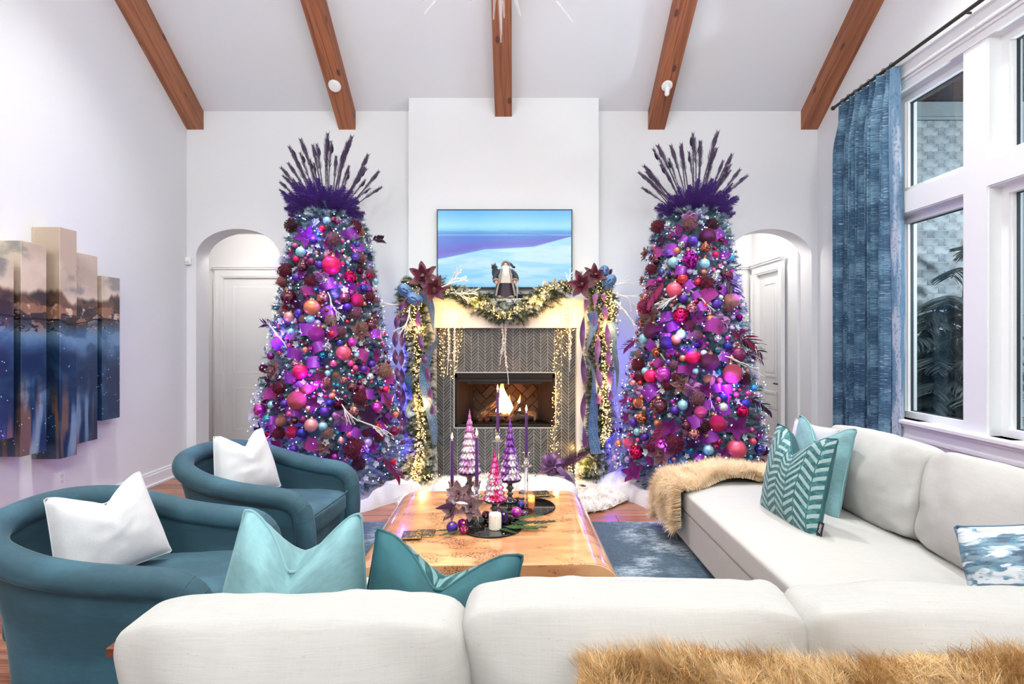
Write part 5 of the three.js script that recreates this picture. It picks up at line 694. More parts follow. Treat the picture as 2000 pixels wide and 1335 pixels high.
const COLRS = {
  left: { x: -1.89, list: {
    'aqua matte': [[639, 432, 7], [590, 493, 9], [607, 624, 8], [695, 694, 6], [570, 648, 6], [631, 832, 8]], 'aqua mercury': [[760, 800, 7]], 'teal shiny': [[525, 818, 8]],
    'pink mercury': [[651, 429, 5], [711, 552, 5], [608, 681, 5], [567, 676, 6]], 'plum matte': [[659, 434, 5], [598, 507, 5], [609, 512, 7], [686, 573, 7], [704, 759, 7], [592, 819, 7]], 'burgundy shiny': [[593, 522, 9], [672, 583, 11], [567, 581, 14], [721, 636, 12], [687, 756, 9], [576, 821, 6], [702, 747, 5]], 'burgundy mercury': [[662, 790, 10]],
    'violet matte': [[613, 470, 7], [625, 518, 7], [581, 543, 8], [586, 612, 8], [677, 600, 8], [558, 789, 8], [634, 804, 9], [574, 876, 8], [724, 711, 7], [709, 721, 7]], 'violet shiny': [[693, 503, 9]], 'blue shiny': [[709, 563, 7], [664, 670, 7]], 'blue matte': [[590, 845, 9], [644, 787, 6]],
    'hotpink matte': [[647, 520, 16], [588, 726, 13]], 'hotpink mercury': [[682, 541, 11]], 'hotpink glitter': [[695, 587, 12], [572, 843, 11]], 'magenta glitter': [[619, 653, 14]], 'magenta shiny': [[686, 669, 9], [511, 800, 11], [733, 796, 11]], 'coral glitter': [[583, 782, 17]], 'coral matte': [[670, 690, 13]], 'pink ribbed': [[600, 761, 10]], 'pink matte': [[684, 709, 6], [693, 718, 5]],
    'copper matte': [[611, 602, 14], [597, 683, 5], [649, 773, 6]], 'rose mercury': [[630, 582, 10], [580, 712, 8], [689, 802, 10], [670, 742, 7]], 'rose fluted': [[551, 823, 10]], 'rose matte': [[567, 619, 9], [609, 830, 12]], 'rose clear': [[557, 551, 11], [637, 751, 10], [702, 506, 10]], 'red shiny': [[734, 833, 8]], 'silver mercury': [[637, 549, 7], [653, 553, 5], [639, 678, 9]], 'silver clear': [[717, 665, 8]], 'lilac matte': [[716, 864, 8]], 'pink clear': [[768, 842, 9]] },
    clusters: [[575, 442, 15, 'WineDark'], [692, 443, 13, 'Wine'], [650, 468, 14, 'Rose'], [608, 549, 12, 'Wine'], [562, 530, 15, 'Wine'], [719, 580, 11, 'Wine'], [646, 625, 11, 'RoseGold'], [665, 648, 11, 'Rose'], [694, 611, 13, 'Rose'], [547, 757, 12, 'Wine'], [516, 719, 8, 'Wine'], [746, 724, 16, 'RoseGold'], [701, 776, 14, 'Wine'], [546, 846, 12, 'Wine'], [690, 876, 21, 'Wine'], [738, 853, 11, 'Wine'], [640, 846, 11, 'RoseGold'], [700, 905, 13, 'WineDark'], [706, 640, 12, 'RoseGold']],
    poin: [[700, 648, 19], [537, 722, 18], [632, 872, 15], [686, 700, 10]], mag: [[600, 462, 20], [545, 872, 17], [508, 842, 14], [716, 815, 21], [640, 478, 12], [590, 535, 13], [745, 715, 12], [752, 815, 13]], spray: [[655, 720, 30, 3.6, 'PinkLeaf'], [735, 752, 20, 5.6, 'PinkLeaf'], [748, 892, 22, 5.7, 'PinkLeaf'], [545, 640, 16, 2.6, 'Dark'], [600, 570, 16, 4.6, 'Purp'], [725, 470, 14, 0.3, 'Dark']],
    rib: [[600, 645, 16, 'O'], [652, 648, 14, 'M'], [612, 708, 15, 'O'], [641, 610, 14, 'O'], [693, 845, 13, 'O'], [612, 868, 16, 'M'], [703, 486, 13, 'O'], [688, 458, 14, 'O'], [535, 840, 12, 'O'], [756, 812, 13, 'O'], [585, 755, 12, 'O'], [600, 570, 12, 'M'], [715, 560, 12, 'O'], [573, 690, 14, 'O'], [720, 770, 13, 'O']], bow: [[627, 536, 12], [668, 815, 15], [735, 720, 9]], twig: [[640, 570, 0.3, -1], [655, 775, 0.6, -0.7], [700, 820, 0.9, -0.3], [560, 680, -0.4, 0.7]] },
  right: { x: 1.80, list: {
    'plum glitter': [[1380, 463, 14], [1275, 647, 14], [1384, 707, 16]], 'plum matte': [[1437, 694, 14]], 'violet matte': [[1353, 472, 9], [1307, 496, 8], [1335, 584, 8], [1397, 594, 9], [1261, 853, 7], [1318, 801, 8], [1239, 825, 8]], 'violet glitter': [[1303, 670, 12]], 'blue matte': [[1353, 688, 9], [1419, 676, 8], [1411, 776, 8], [1453, 788, 9]], 'blue shiny': [[1481, 877, 9]],
    'aqua matte': [[1316, 513, 9], [1375, 516, 9], [1331, 653, 9], [1260, 662, 9], [1262, 725, 7], [1334, 791, 9], [1247, 843, 7], [1383, 878, 9]], 'silver mercury': [[1332, 479, 7], [1395, 544, 10], [1400, 662, 8], [1259, 839, 8]], 'silver matte': [[1411, 795, 8], [1374, 690, 6]], 'silver clear': [[1474, 812, 8]],
    'copper mercury': [[1376, 484, 9], [1284, 688, 9], [1256, 816, 10]], 'copper matte': [[1323, 490, 6], [1386, 623, 6], [1334, 700, 6], [1210, 866, 6], [1321, 663, 9]], 'copper fluted': [[1249, 787, 9]], 'rose mercury': [[1264, 583, 10], [1351, 603, 10], [1355, 847, 11]], 'rose glitter': [[1384, 742, 10], [1425, 588, 14]], 'rose matte': [[1427, 699, 6]],
    'magenta mercury': [[1348, 507, 15]], 'magenta shiny': [[1297, 732, 14]], 'hotpink mercury': [[1330, 617, 14], [1447, 803, 11], [1246, 883, 13]], 'hotpink matte': [[1353, 698, 13], [1274, 735, 12]], 'hotpink glitter': [[1399, 827, 15]], 'red shiny': [[1334, 546, 10], [1252, 748, 6], [1362, 551, 7]], 'pink ribbed': [[1367, 804, 11], [1231, 865, 10]], 'coral matte': [[1318, 568, 14], [1434, 877, 17]], 'coral glitter': [[1427, 730, 17]], 'pink mercury': [[1358, 588, 5], [1238, 733, 6], [1393, 860, 6], [1404, 861, 6], [1397, 871, 6]], 'pink matte': [[1437, 771, 5], [1403, 780, 5]],
    'burgundy shiny': [[1284, 509, 8], [1275, 503, 6], [1281, 495, 4], [1289, 793, 15], [1340, 830, 8]], 'lilac shiny': [[1204, 897, 7], [1228, 897, 6]], 'pink clear': [[1262, 600, 13], [1418, 540, 10]] },
    clusters: [[1287, 444, 13, 'Wine'], [1347, 440, 15, 'Rose'], [1389, 440, 12, 'WineDark'], [1274, 527, 11, 'Wine'], [1379, 554, 14, 'Wine'], [1284, 580, 14, 'Rose'], [1262, 612, 13, 'RoseGold'], [1347, 637, 11, 'Wine'], [1361, 655, 10, 'Rose'], [1362, 778, 15, 'Rose'], [1374, 832, 13, 'WineDark'], [1316, 866, 20, 'Wine'], [1278, 872, 14, 'Wine'], [1452, 740, 12, 'WineDark'], [1322, 737, 9, 'Wine'], [1248, 712, 13, 'Wine'], [1420, 602, 10, 'Rose'], [1490, 880, 9, 'WineDark']],
    poin: [[1331, 752, 18], [1292, 885, 22], [1274, 625, 14], [1262, 496, 14], [1256, 548, 10], [1348, 655, 9]], mag: [[1436, 833, 23], [1240, 922, 22], [1310, 835, 18], [1224, 815, 12], [1290, 640, 12], [1345, 800, 12], [1295, 470, 12]], spray: [[1420, 640, 28, 5.9, 'PinkLeaf'], [1404, 525, 26, 5.3, 'Dark'], [1300, 545, 28, 3.8, 'PinkLeaf'], [1245, 662, 16, 3.5, 'Purp'], [1446, 660, 20, 5.8, 'Dark'], [1455, 690, 15, 6.1, 'Purp'], [1462, 775, 20, 5.9, 'Dark'], [1300, 820, 20, 4.0, 'PinkLeaf']],
    rib: [[1382, 575, 18, 'M'], [1396, 640, 18, 'M'], [1312, 640, 13, 'O'], [1358, 822, 17, 'O'], [1270, 770, 18, 'O'], [1310, 490, 16, 'O'], [1370, 600, 12, 'O'], [1414, 800, 14, 'O'], [1300, 660, 12, 'O'], [1330, 530, 13, 'O'], [1380, 790, 12, 'O'], [1240, 880, 10, 'O'], [1420, 760, 12, 'O'], [1345, 560, 13, 'O']], bow: [[1352, 757, 16], [1409, 628, 18], [1244, 762, 12], [1347, 423, 13]], twig: [[1335, 565, -0.7, -0.6], [1345, 565, 0.7, -0.6], [1382, 735, 0.1, -1], [1275, 770, 0.7, 0.7], [1290, 690, 0.5, -0.8], [1415, 695, 0.7, -0.3]] },
};
const pineA = [sprig(0.095, 34, 0.024, 511, 1), sprig(0.085, 32, 0.024, 512, 1), sprig(0.09, 30, 0.026, 513)], blossomG = join([...Array(5)].map((_, i) => put(petal(0.022, 0.016, 0.35), 0, 0, 0, 0, i * 1.257, 0)));
const bladeFeather = (L, s, eye) => {                                 // barbs along a bent quill, tip at +y
  const r = rng(s), bend = (r() - 0.5) * 0.16, q = (t) => V(bend * t * t * L, t * L, 0.04 * L * Math.sin(t * 3)), pos = [], n = eye ? 260 : 420;
  for (let k = 0; k < n; k++) { const t = eye ? 0.42 + 0.58 * Math.pow(k / n, 0.8) : 0.08 + 0.92 * k / n, p = q(t), sd = k % 2 ? 1 : -1, len = L * (eye ? (t < 0.66 ? 0.028 : 0.11 * (1.3 - t)) : 0.2 * Math.sin(PI * Math.pow(t, 0.8)) + 0.05) * (0.7 + 0.6 * r()), up = eye ? 1.2 : 0.75, tip = V(p.x + sd * len * (eye ? (t < 0.8 ? 0.25 : 0.45) + 0.2 * r() : 0.55 + 0.3 * r()), p.y + len * up, p.z + (r() - 0.5) * len * 0.8), w = eye ? 0.0026 : 0.0042, md = p.clone().lerp(tip, 0.55).add(V(sd * len * 0.1, 0, 0)); pos.push(p.x, p.y - w, p.z, p.x, p.y + w, p.z, md.x, md.y + w, md.z, p.x, p.y - w, p.z, md.x, md.y + w, md.z, md.x, md.y - w, md.z, md.x, md.y - w, md.z, md.x, md.y + w, md.z, tip.x, tip.y, tip.z); }
  const g = new THREE.BufferGeometry(); g.setAttribute('position', new THREE.Float32BufferAttribute(pos, 3)); g.computeVertexNormals();
  const eg = eye ? put(petal(0.11, 0.05, 0.05), q(0.86).x, q(0.86).y, 0.002, -PI / 2, 0, bend * -1.5) : null;
  return { barbs: strip(g), quill: tube([q(0), q(0.35), q(0.7), q(1)], eye ? 0.0042 : 0.004, 14, 5), eye: eg };
};
const pea = [...Array(6)].map((_, i) => bladeFeather(1, 600 + i, true)), ost = [...Array(3)].map((_, i) => bladeFeather(1, 620 + i, false));
const mPea = std({ color: 0x33173f, roughness: 0.55, side: DS }), mPeaEye = phy({ color: 0x170d24, roughness: 0.3, metalness: 0.3, side: DS, iridescence: 0.4 }), mQuill = std({ color: 0x2a1233, roughness: 0.5 }), mOst = std({ color: 0x3d1a6b, roughness: 0.8, side: DS });
const DIRS = ['right of', 'above right of', 'above', 'above left of', 'left of', 'below left of', 'below', 'below right of'];
function buildTree(side) {
  const T = COLRS[side], X0 = T.x, Z0 = -5.25, r = rng(side === 'left' ? 700 : 701), of = 'on the ' + side + ' tree';
  const tree = thing('christmas_tree', side === 'left' ? 'tall frosted Christmas tree in violet and pink behind the far armchair, left of the fireplace' : 'tall frosted Christmas tree in violet and pink behind the chaise, right of the fireplace', 'tree', [X0, 0, Z0]);
  mesh('trunk', lathe([[0.001, 0], [0.05, 0], [0.045, 1.2], [0.02, 2.85], [0.001, 2.86]], 12), std({ color: 0x3a2c22, roughness: 0.9 }), tree);
  mesh('tree_stand', [put(new THREE.CylinderGeometry(0.16, 0.22, 0.06, 20), 0, 0.03, 0)], std({ color: 0x22302a, roughness: 0.7 }), tree);
  const inner = grid(40, 30, (u, v) => { const a = u * 2 * PI, y = lerp(0.2, 2.84, v), q = prof(y) * (0.62 + 0.08 * Math.sin(a * 9 + y * 17) * Math.sin(y * 23 + a * 4)); return V(Math.cos(a) * q, y, -Math.sin(a) * q); });
  mesh('inner_boughs', inner, std({ color: 0x6c8791, roughness: 0.95, bumpMap: napTex, bumpScale: 0.02 }), tree);
  const ms = [[], [], []], cs = [[], [], []], tint = [0x8fa6ae, 0x6c8791, 0xc2ced2, 0x48666e, 0x7c95a3, 0x2f494f, 0x9d98bd].map(C);
  for (let k = 0; k < 5200; k++) { const y = lerp(0.14, 2.84, Math.pow(r(), 1.15)), a = r() * 2 * PI, q = prof(y) * (0.68 + 0.20 * r()), d = V(Math.cos(a), -0.1 + 0.5 * (r() - 0.4), Math.sin(a)).normalize(), i = k % 3; d.add(V((r() - 0.5) * 0.9, (r() - 0.5) * 0.7, (r() - 0.5) * 0.9)).normalize(); ms[i].push(M4(V(Math.cos(a) * q, y, Math.sin(a) * q), aim(UPV, d, r() * 6), 0.75 + 0.5 * r())); cs[i].push(tint[Math.floor(r() * 7)]); }
  for (const i of [0, 1, 2]) stuff('frosted_needles', pineA[i], mNeedle, ms[i], cs[i], tree);
  const bm = []; for (let k = 0; k < 200; k++) { const y = lerp(0.25, 2.8, r()), a = (r() - 0.5) * 3.6, q = prof(y) * (0.97 + 0.08 * r()), d = V(Math.sin(a), 0.2 + (r() - 0.5) * 0.6, Math.cos(a)); bm.push(M4(V(Math.sin(a) * q, y, Math.cos(a) * q), aim(UPV, d, r() * 6), 0.9 + 0.9 * r())); } stuff('frosted_blossoms', blossomG, std({ color: 0xa9b0b6, roughness: 0.6, side: DS }), bm, null, tree);
  // places on the front of the tree: survey pixel -> point on its surface of revolution
  const face = (px, py, out = 1) => { let Z = -Z0 - 0.5, p, n; for (let k = 0; k < 8; k++) { p = at(px, py, Z); const Rr = prof(p.y) * out, dx = p.x - X0; Z = Math.abs(dx) < Rr ? -Z0 - Math.sqrt(Rr * Rr - dx * dx) : -Z0; } p = at(px, py, Z); n = V(p.x - X0, 0.12, Math.max(0.05, -Z - Z0)).normalize(); return { p, n, k: Z / F }; };
  const marks = [], taken = [];
  const seat = (px, py, rr, out) => { const f = face(px, py, out); taken.push([px, py, rr]); return f; };
  const ball = (px, py, rr, c, f, label, group) => {
    const o = seat(px, py, rr, 1.0), m = mesh('bauble', f === 'mercury' && c === 'magenta' ? dropG : ballG, orn(c, f)), R0 = rr * o.k * 1.12; m.scale.setScalar(R0); m.position.copy(o.p).addScaledVector(o.n, R0 * 0.3); m.rotation.set((r() - 0.5) * 0.7, r() * 6, (r() - 0.5) * 0.7);
    if (rr >= 8) mesh('cap', capG, mCap, m); tag(m, label, 'bauble', group); m.userData.px = [px, py, rr]; return m;
  };
  const size = (rr) => rr >= 12 ? 'large' : rr >= 8 ? 'medium' : 'small', band = (py) => py < 520 ? 'near the top' : py < 640 ? 'in the upper half' : py < 760 ? 'at mid height' : 'in the lower part';
  const all = []; for (const key in T.list) { const [c, f] = key.split(' '); for (const q of T.list[key]) all.push([...q, c, f]); }
  // small fillers between the measured baubles
  const KC = Object.keys(COL), KF = ['matte', 'shiny', 'glitter', 'mercury', 'matte']; const hw = (py) => { const p = at(X0 * F / 5.0 + 1005, py, 4.9); return prof(p.y) / 5.0 * F; };
  for (const q of all) taken.push(q.slice(0, 3)); for (const q of [...T.clusters, ...T.poin, ...T.mag, ...T.bow]) taken.push([q[0], q[1], q[2] * 0.8]);
  const cx = 1005 + X0 * F / 5.25; let add = 0; for (let k = 0; k < 6000 && add < 66; k++) { const py = lerp(445, 905, r()), w = hw(py), px = cx + (r() * 2 - 1) * w * 0.96, rr = 3.6 + r() * 3.4; if (taken.some(([a, b, q]) => Math.hypot(a - px, b - py) < (q + rr) * 0.98 + 1)) continue; all.push([px, py, rr, KC[Math.floor(r() * KC.length)], KF[Math.floor(r() * 5)], true]); taken.push([px, py, rr]); add++; }
  const free = (n, w0, extra) => { const out = []; for (let k = 0; k < 4000 && out.length < n; k++) { const py = lerp(450, 900, r()), px = cx + (r() * 2 - 1) * hw(py) * 0.92, rr = w0 * (0.8 + 0.5 * r()); if ([...T.rib, ...T.mag, ...T.poin, ...T.clusters, ...T.spray, ...out].some((q) => Math.hypot(q[0] - px, q[1] - py) < (q[2] + rr) * 0.75)) continue; if (taken.some((q) => q[2] > 8 && Math.hypot(q[0] - px, q[1] - py) < q[2] + rr * 0.5)) continue; out.push([px, py, rr, ...extra()]); } return out; };
  T.mag.push(...free(14, 12, () => [])); T.rib.push(...free(16, 12, () => [r() > 0.7 ? 'M' : 'O'])); T.clusters.push(...free(6, 9, () => [['Wine', 'Rose', 'RoseGold'][Math.floor(r() * 3)]]));
  all.sort((a, b) => b[2] - a[2]); const said = new Set(), nm = (c) => NICE[c] ?? c;
  all.forEach((q) => {
    const [px, py, rr, c, f] = q, base = `${size(rr)} ${WORD[f]} ${nm(c)} bauble ${band(py)}`; let label = base + ' ' + of + '';
    const near = marks.filter((m) => Math.hypot(m.x - px, m.y - py) > 4).sort((a, b) => Math.hypot(a.x - px, a.y - py) - Math.hypot(b.x - px, b.y - py));
    for (const m of near.slice(0, 6)) { const d = DIRS[((Math.round(Math.atan2(m.y - py, px - m.x) / (PI / 4)) % 8) + 8) % 8], l = `${size(rr)} ${WORD[f]} ${nm(c)} bauble, ${side} tree, ${d} the ${m.n}`; if (!said.has(l)) { label = l; break; } }
    if (marks.length < 4) label = `${size(rr)} ${WORD[f]} ${nm(c)} bauble ${of}, ${px < cx - 25 ? 'left side ' : px > cx + 25 ? 'right side ' : 'middle '}${band(py)}`;
    said.add(label); ball(px, py, rr, c, f, label, 'baubles ' + of); if (rr >= 9) { const n = `${WORD[f]} ${nm(c)} one`; if (!marks.some((m) => m.n === n)) marks.push({ x: px, y: py, n }); }
  });
  const rel = (px, py, head, tail = of) => { const near = marks.slice().sort((a, b) => Math.hypot(a.x - px, a.y - py) - Math.hypot(b.x - px, b.y - py)); for (const m of near.slice(0, 8)) { const d = DIRS[((Math.round(Math.atan2(m.y - py, px - m.x) / (PI / 4)) % 8) + 8) % 8], l = `${head} ${tail.replace('on the ', 'on ')}, ${d} the ${m.n.replace(/ one$/, ' bauble')}`; if (!said.has(l)) { said.add(l); return l; } } return `${head} ${tail} ${band(py)}`; };
  const CM = { Wine: mWine, WineDark: mWineDark, Rose: mRose, RoseGold: mRoseGold }, CN = { Wine: 'wine-red', WineDark: 'dark wine', Rose: 'dusty rose', RoseGold: 'rose gold' };
  for (const [px, py, rr, c] of T.clusters) { const o = face(px, py, 1), m = solo('glitter_pod', rel(px, py, CN[c] + ' glitter seed-head'), 'ornament', clusterG, CM[c], o.p.clone().addScaledVector(o.n, rr * o.k * 0.2).toArray(), 'glitter seed-heads ' + of); m.scale.setScalar(rr * o.k * 1.05); m.rotation.set(r() * 6, r() * 6, r() * 6); }
  for (const [px, py, rr] of T.poin) { const o = face(px, py, 1.02); bloom('poinsettia', rel(px, py, 'rose gold glitter poinsettia'), 'flower', o.p, o.n, rr * o.k * 1.25, POIN, [mRoseGold, mRose, mRoseGold], 'poinsettias ' + of, 'petal', mWine); }
  for (const [px, py, rr] of T.mag) { const o = face(px, py, 1.03); bloom('magnolia_pick', rel(px, py, 'purple glitter leaf pick'), 'leaf pick', o.p, o.n.clone().add(V((r() - 0.5) * 0.5, (r() - 0.5) * 0.5, 0)), rr * o.k * 1.25, MAG, [r() > 0.3 ? mPurp : mDeepPurp], 'leaf picks ' + of, 'leaf'); }
  for (const [px, py, rr, ang, c] of T.spray) {
    const o = face(px, py, 1.02), t = thing('leaf_spray', rel(px, py, (c === 'Dark' ? 'dark burgundy' : c === 'Purp' ? 'purple' : 'pink') + ' leaf spray'), 'leaf spray', o.p.toArray(), 0, 'leaf sprays ' + of), L = rr * o.k * 1.9, d = V(Math.cos(ang), Math.sin(ang), 0.35), mm = c === 'Dark' ? mDarkLeaf : c === 'Purp' ? mPurp : mPinkLeaf, P = (q) => d.clone().multiplyScalar(q * L).add(V(0, -0.3 * q * q * L, 0));
    mesh('stem', tube([P(0), P(0.5), P(1)], 0.003, 10, 5), mBurg, t);
    for (let i = 0; i < 13; i++) { const q = 0.12 + 0.88 * i / 13, m = mesh('leaf', sprayLeaf, mm, t), dir = d.clone().add(V(0, -0.5 * q, 0)).add(V(-d.y, d.x, 0.2).multiplyScalar((i % 2 ? 1 : -1) * 0.85)).add(V(0, 0, 0.3 * (r() - 0.3))); m.position.copy(P(q)); m.quaternion.copy(aim(V(0, 0, 1), dir, (r() - 0.5) * 1.4)); m.scale.setScalar(L * 1.1); }
  }
  for (const [px, py, rr, c] of T.rib) { const o = face(px, py, 1.0), w = rr * o.k, tn = V(-o.n.z, 0, o.n.x).normalize(), a = (r() - 0.5) * 1.6, e1 = tn.clone().multiplyScalar(Math.cos(a)).addScaledVector(UPV, Math.sin(a)), pts = [-1.2, -0.7, 0, 0.7, 1.2].map((q, i) => e1.clone().multiplyScalar(q * w).addScaledVector(o.n, [-0.6, 0.35, 0.55, 0.35, -0.6][i] * w)); solo('mesh_ribbon', rel(px, py, (c === 'M' ? 'magenta glitter' : 'violet organza') + ' ribbon loop'), 'ribbon', ribbonGeo(pts, w * 1.5, (r() - 0.5) * 0.8, 0, 24, e1.clone().cross(o.n)), c === 'M' ? mMagRib : mOrganza, o.p.toArray(), 'wide ribbon loops ' + of); }
  for (const [px, py, rr] of T.bow) { const o = face(px, py, 1.05), b = thing('satin_bow', rel(px, py, 'mauve satin bow'), 'bow', o.p.toArray(), 0, 'mauve bows ' + of); b.quaternion.copy(aim(V(0, 0, 1), o.n)); const s = rr * o.k; for (let k = 0; k < 5; k++) { const a = k * 1.26 + 0.2, N = 14, pts = []; for (let i = 0; i <= N; i++) { const q = i / N * 2 * PI; pts.push(V((1 - Math.cos(q)) * 0.5 * s * Math.cos(a) - Math.sin(q) * 0.3 * s * Math.sin(a), (1 - Math.cos(q)) * 0.5 * s * Math.sin(a) + Math.sin(q) * 0.3 * s * Math.cos(a), 0.1 * s * Math.sin(q))); } mesh('bow_loop', ribbonGeo(pts, s * 0.75, 0, 0.8, 22, V(0, 0, 1)), k % 2 ? mPlum : mMauve, b); } mesh('knot', put(sph(10, 8), 0, 0, 0.1 * s, 0, 0, 0, 0.18 * s), mMauve, b); }
  T.twig.forEach(([px, py, dx, dy], i) => { const o = face(px, py, 1.05); coral('frosted_twig', rel(px, py, 'white frosted twig'), o.p, V(dx, dy, 0.15), 0.34, 40 + i, std({ color: 0xc9c4b6, roughness: 0.8 }), 'frosted twigs ' + of, 0.3); });
  const bd = [], bc = []; for (let k = 0; k < 9000 && bd.length < 190; k++) { const py = lerp(445, 905, r()), px = cx + (r() * 2 - 1) * hw(py) * 0.97, rr = 2.4 + r() * 2.2; if (taken.some(([a, b, q]) => Math.hypot(a - px, b - py) < (q + rr) * 0.95)) continue; taken.push([px, py, rr]); const o = face(px, py, 0.99); bd.push(M4(o.p.sub(tree.position), new THREE.Quaternion(), rr * o.k)); bc.push(C(Object.values(COL)[Math.floor(r() * 15)])); }
  stuff('berry_beads', sph(14, 10), phy({ color: 0xffffff, roughness: 0.22, metalness: 0.35, clearcoat: 0.6 }), bd, bc, tree);
  // thin clear ribbon hoops standing out from the silhouette
  const hoops = side === 'left' ? [[557, 520, 20], [722, 625, 22], [532, 718, 17], [514, 768, 16], [500, 812, 14], [700, 520, 16], [742, 703, 12]] : [[1240, 720, 18], [1233, 765, 14], [1222, 800, 20], [1208, 880, 14], [1424, 545, 15], [1262, 606, 16]];
  for (const [px, py, rr] of hoops) { const s = rr * 0.0051, o = at(px, py, 5.15), pts = []; for (let i = 0; i <= 22; i++) { const q = i / 22 * 2 * PI; pts.push(V(Math.cos(q) * s * 0.85, Math.sin(q) * s, 0.2 * s * Math.sin(q * 2))); } solo('sheer_hoop', rel(px, py, 'sheer lilac hoop', 'at ' + side + ' tree edge'), 'ribbon', ribbonGeo(pts, 0.035, 0, PI / 2 - 0.35, 36, V(0, 0, 1)), hoopM, o.toArray(), 'sheer hoops ' + of); }
  // lights
  const pts = [], cp = [[], [], [], []]; for (let k = 0; k < 620; k++) { const y = lerp(0.22, 2.8, r()), a = (r() - 0.5) * 4.6, q = prof(y) * (0.95 + 0.12 * r()); cp[k % 4].push(V(X0 + Math.sin(a) * q, y, Z0 + Math.cos(a) * q)); } void pts;
  const hue = [[0xcfe6ff, 9, 'cool white'], [0x9fe9ff, 7, 'aqua'], [0x5a6cff, 9, 'blue'], [0x9a58ff, 9, 'violet']];
  hue.forEach(([c, k, n], i) => lights('fairy_lights', n + ' fairy lights scattered over the ' + side + ' tree', cp[i], 0.0052, c, k, null, 'coloured fairy lights of the ' + side + ' tree'));
  const s = side === 'left' ? 1 : -1;
  for (const [dx, y, dz, c, m] of [[0.5, 0.55, 0.55, 0x7a5cff, 1.5], [-0.45, 0.6, 0.6, 0x9a4cff, 1.5], [0.1, 1.15, 0.72, 0xa050ff, 1.6], [-0.3, 1.6, 0.6, 0x8a60ff, 1.4], [0.3, 2.0, 0.52, 0x9a58ff, 1.3], [0, 2.55, 0.46, 0x8a58ff, 0.9], [0.72 * s, 0.9, -0.2, 0x5a52ff, 1.35], [0.62 * s, 1.35, -0.3, 0x6058ff, 1.1], [0.78 * s, 0.45, -0.1, 0x5248ff, 1.3], [0.35 * s, 0.28, 0.8, 0x5a60ff, 0.7]]) lamp(new THREE.PointLight(c, TREE_LED * m), X0 + dx, y, Z0 + dz, dz > 0 ? 1.5 : 3);
  // feather topper
  const yb = 2.74, tilt = ['leaning far left', 'leaning left', 'standing nearly upright', 'leaning right', 'leaning far right'];
  for (let k = 0; k < 34; k++) {
    const th = (k / 33 - 0.5) * 100 * R + (r() - 0.5) * 0.1, L = (0.90 - 0.22 * Math.pow(Math.abs(th) / 0.87, 1.3)) * (0.68 + 0.36 * r()), f = pea[k % 6], t = thing('peacock_feather', `${L > 0.82 ? 'tall' : L > 0.68 ? 'medium' : 'short'} dark purple peacock feather ${tilt[clamp(Math.floor((th / R + 50) / 20), 0, 4)]} atop the ${side} tree`, 'feather', [X0 + Math.sin(th) * 0.06, yb, Z0 + 0.05 + (r() - 0.5) * 0.12], 0, 'peacock feathers on top of the ' + side + ' tree');
    t.rotation.set((r() - 0.35) * 0.35, (r() - 0.5) * 0.8, -th); t.scale.set(L, L, L); const qm = mesh('quill', f.quill, mQuill, t); mesh('barbs', f.barbs, mPea, qm); mesh('eye', f.eye, mPeaEye, qm);
  }
  for (let k = 0; k < 21; k++) {
    const th = (k / 20 - 0.5) * 200 * R, f = ost[k % 3], t = thing('ostrich_plume', `fluffy deep violet plume ${Math.abs(th) < 0.6 ? 'at the centre' : th < 0 ? 'spreading left' : 'spreading right'} below the ${side} feather fan`, 'feather', [X0 + Math.sin(th) * 0.05, 2.78, Z0 + 0.14], 0, 'violet plumes on top of the ' + side + ' tree'), L = 0.3 + 0.12 * r();
    t.rotation.set(0.5 + r() * 0.3, 0, -th * 0.88); t.scale.set(L, L, L); mesh('quill', f.quill, mQuill, t); mesh('vane', f.barbs, mOst, t);
  }
  // white cotton snow round the foot
  const snow = thing('snow_blanket', 'lumpy white cotton snow blanket around the foot of the ' + side + ' tree', 'tree skirt', [X0, 0, Z0]);
  const sd = side === 'left' ? 2 : 5; mesh('cotton', grid(96, 26, (u, v) => { const a = u * 2 * PI, n = fbm(u, v * 0.5, 20, 12, 640 + sd, 3), q = (0.84 + 0.1 * Math.sin(a * 3 + sd) + 0.06 * Math.sin(a * 7 + sd)) * lerp(0.05, 1, v), lump = 0.03 + 0.26 * Math.pow(n, 1.5), y = v > 0.93 ? lump * Math.sqrt(Math.max(0, 1 - Math.pow((v - 0.93) / 0.07, 2))) : lump; return V(Math.cos(a) * q * 0.98, y, -Math.sin(a) * q * (Math.sin(a) < 0 ? 1 : 0.8)); }), phy({ color: 0xd2d2d6, roughness: 0.97, bumpMap: whiteTex, bumpScale: 0.01, sheen: 0.3, sheenColor: C(0xffffff) }), snow);
}
const hoopM = phy({ color: 0xb9a6d6, roughness: 0.2, side: DS, transparent: true, opacity: 0.42 });
buildTree('left'); buildTree('right');
{ const t = thing('ostrich_plume', 'dark plum feather arching right above the plum bow by the fireplace', 'feather', at(1086, 914, 5.24).toArray()), f = ost[1]; t.rotation.set(0.1, 0, -1.0); t.scale.setScalar(0.36); mesh('vane', f.barbs, std({ color: 0x4a1c3c, roughness: 0.8, side: DS }), mesh('quill', f.quill, mQuill, t)); }
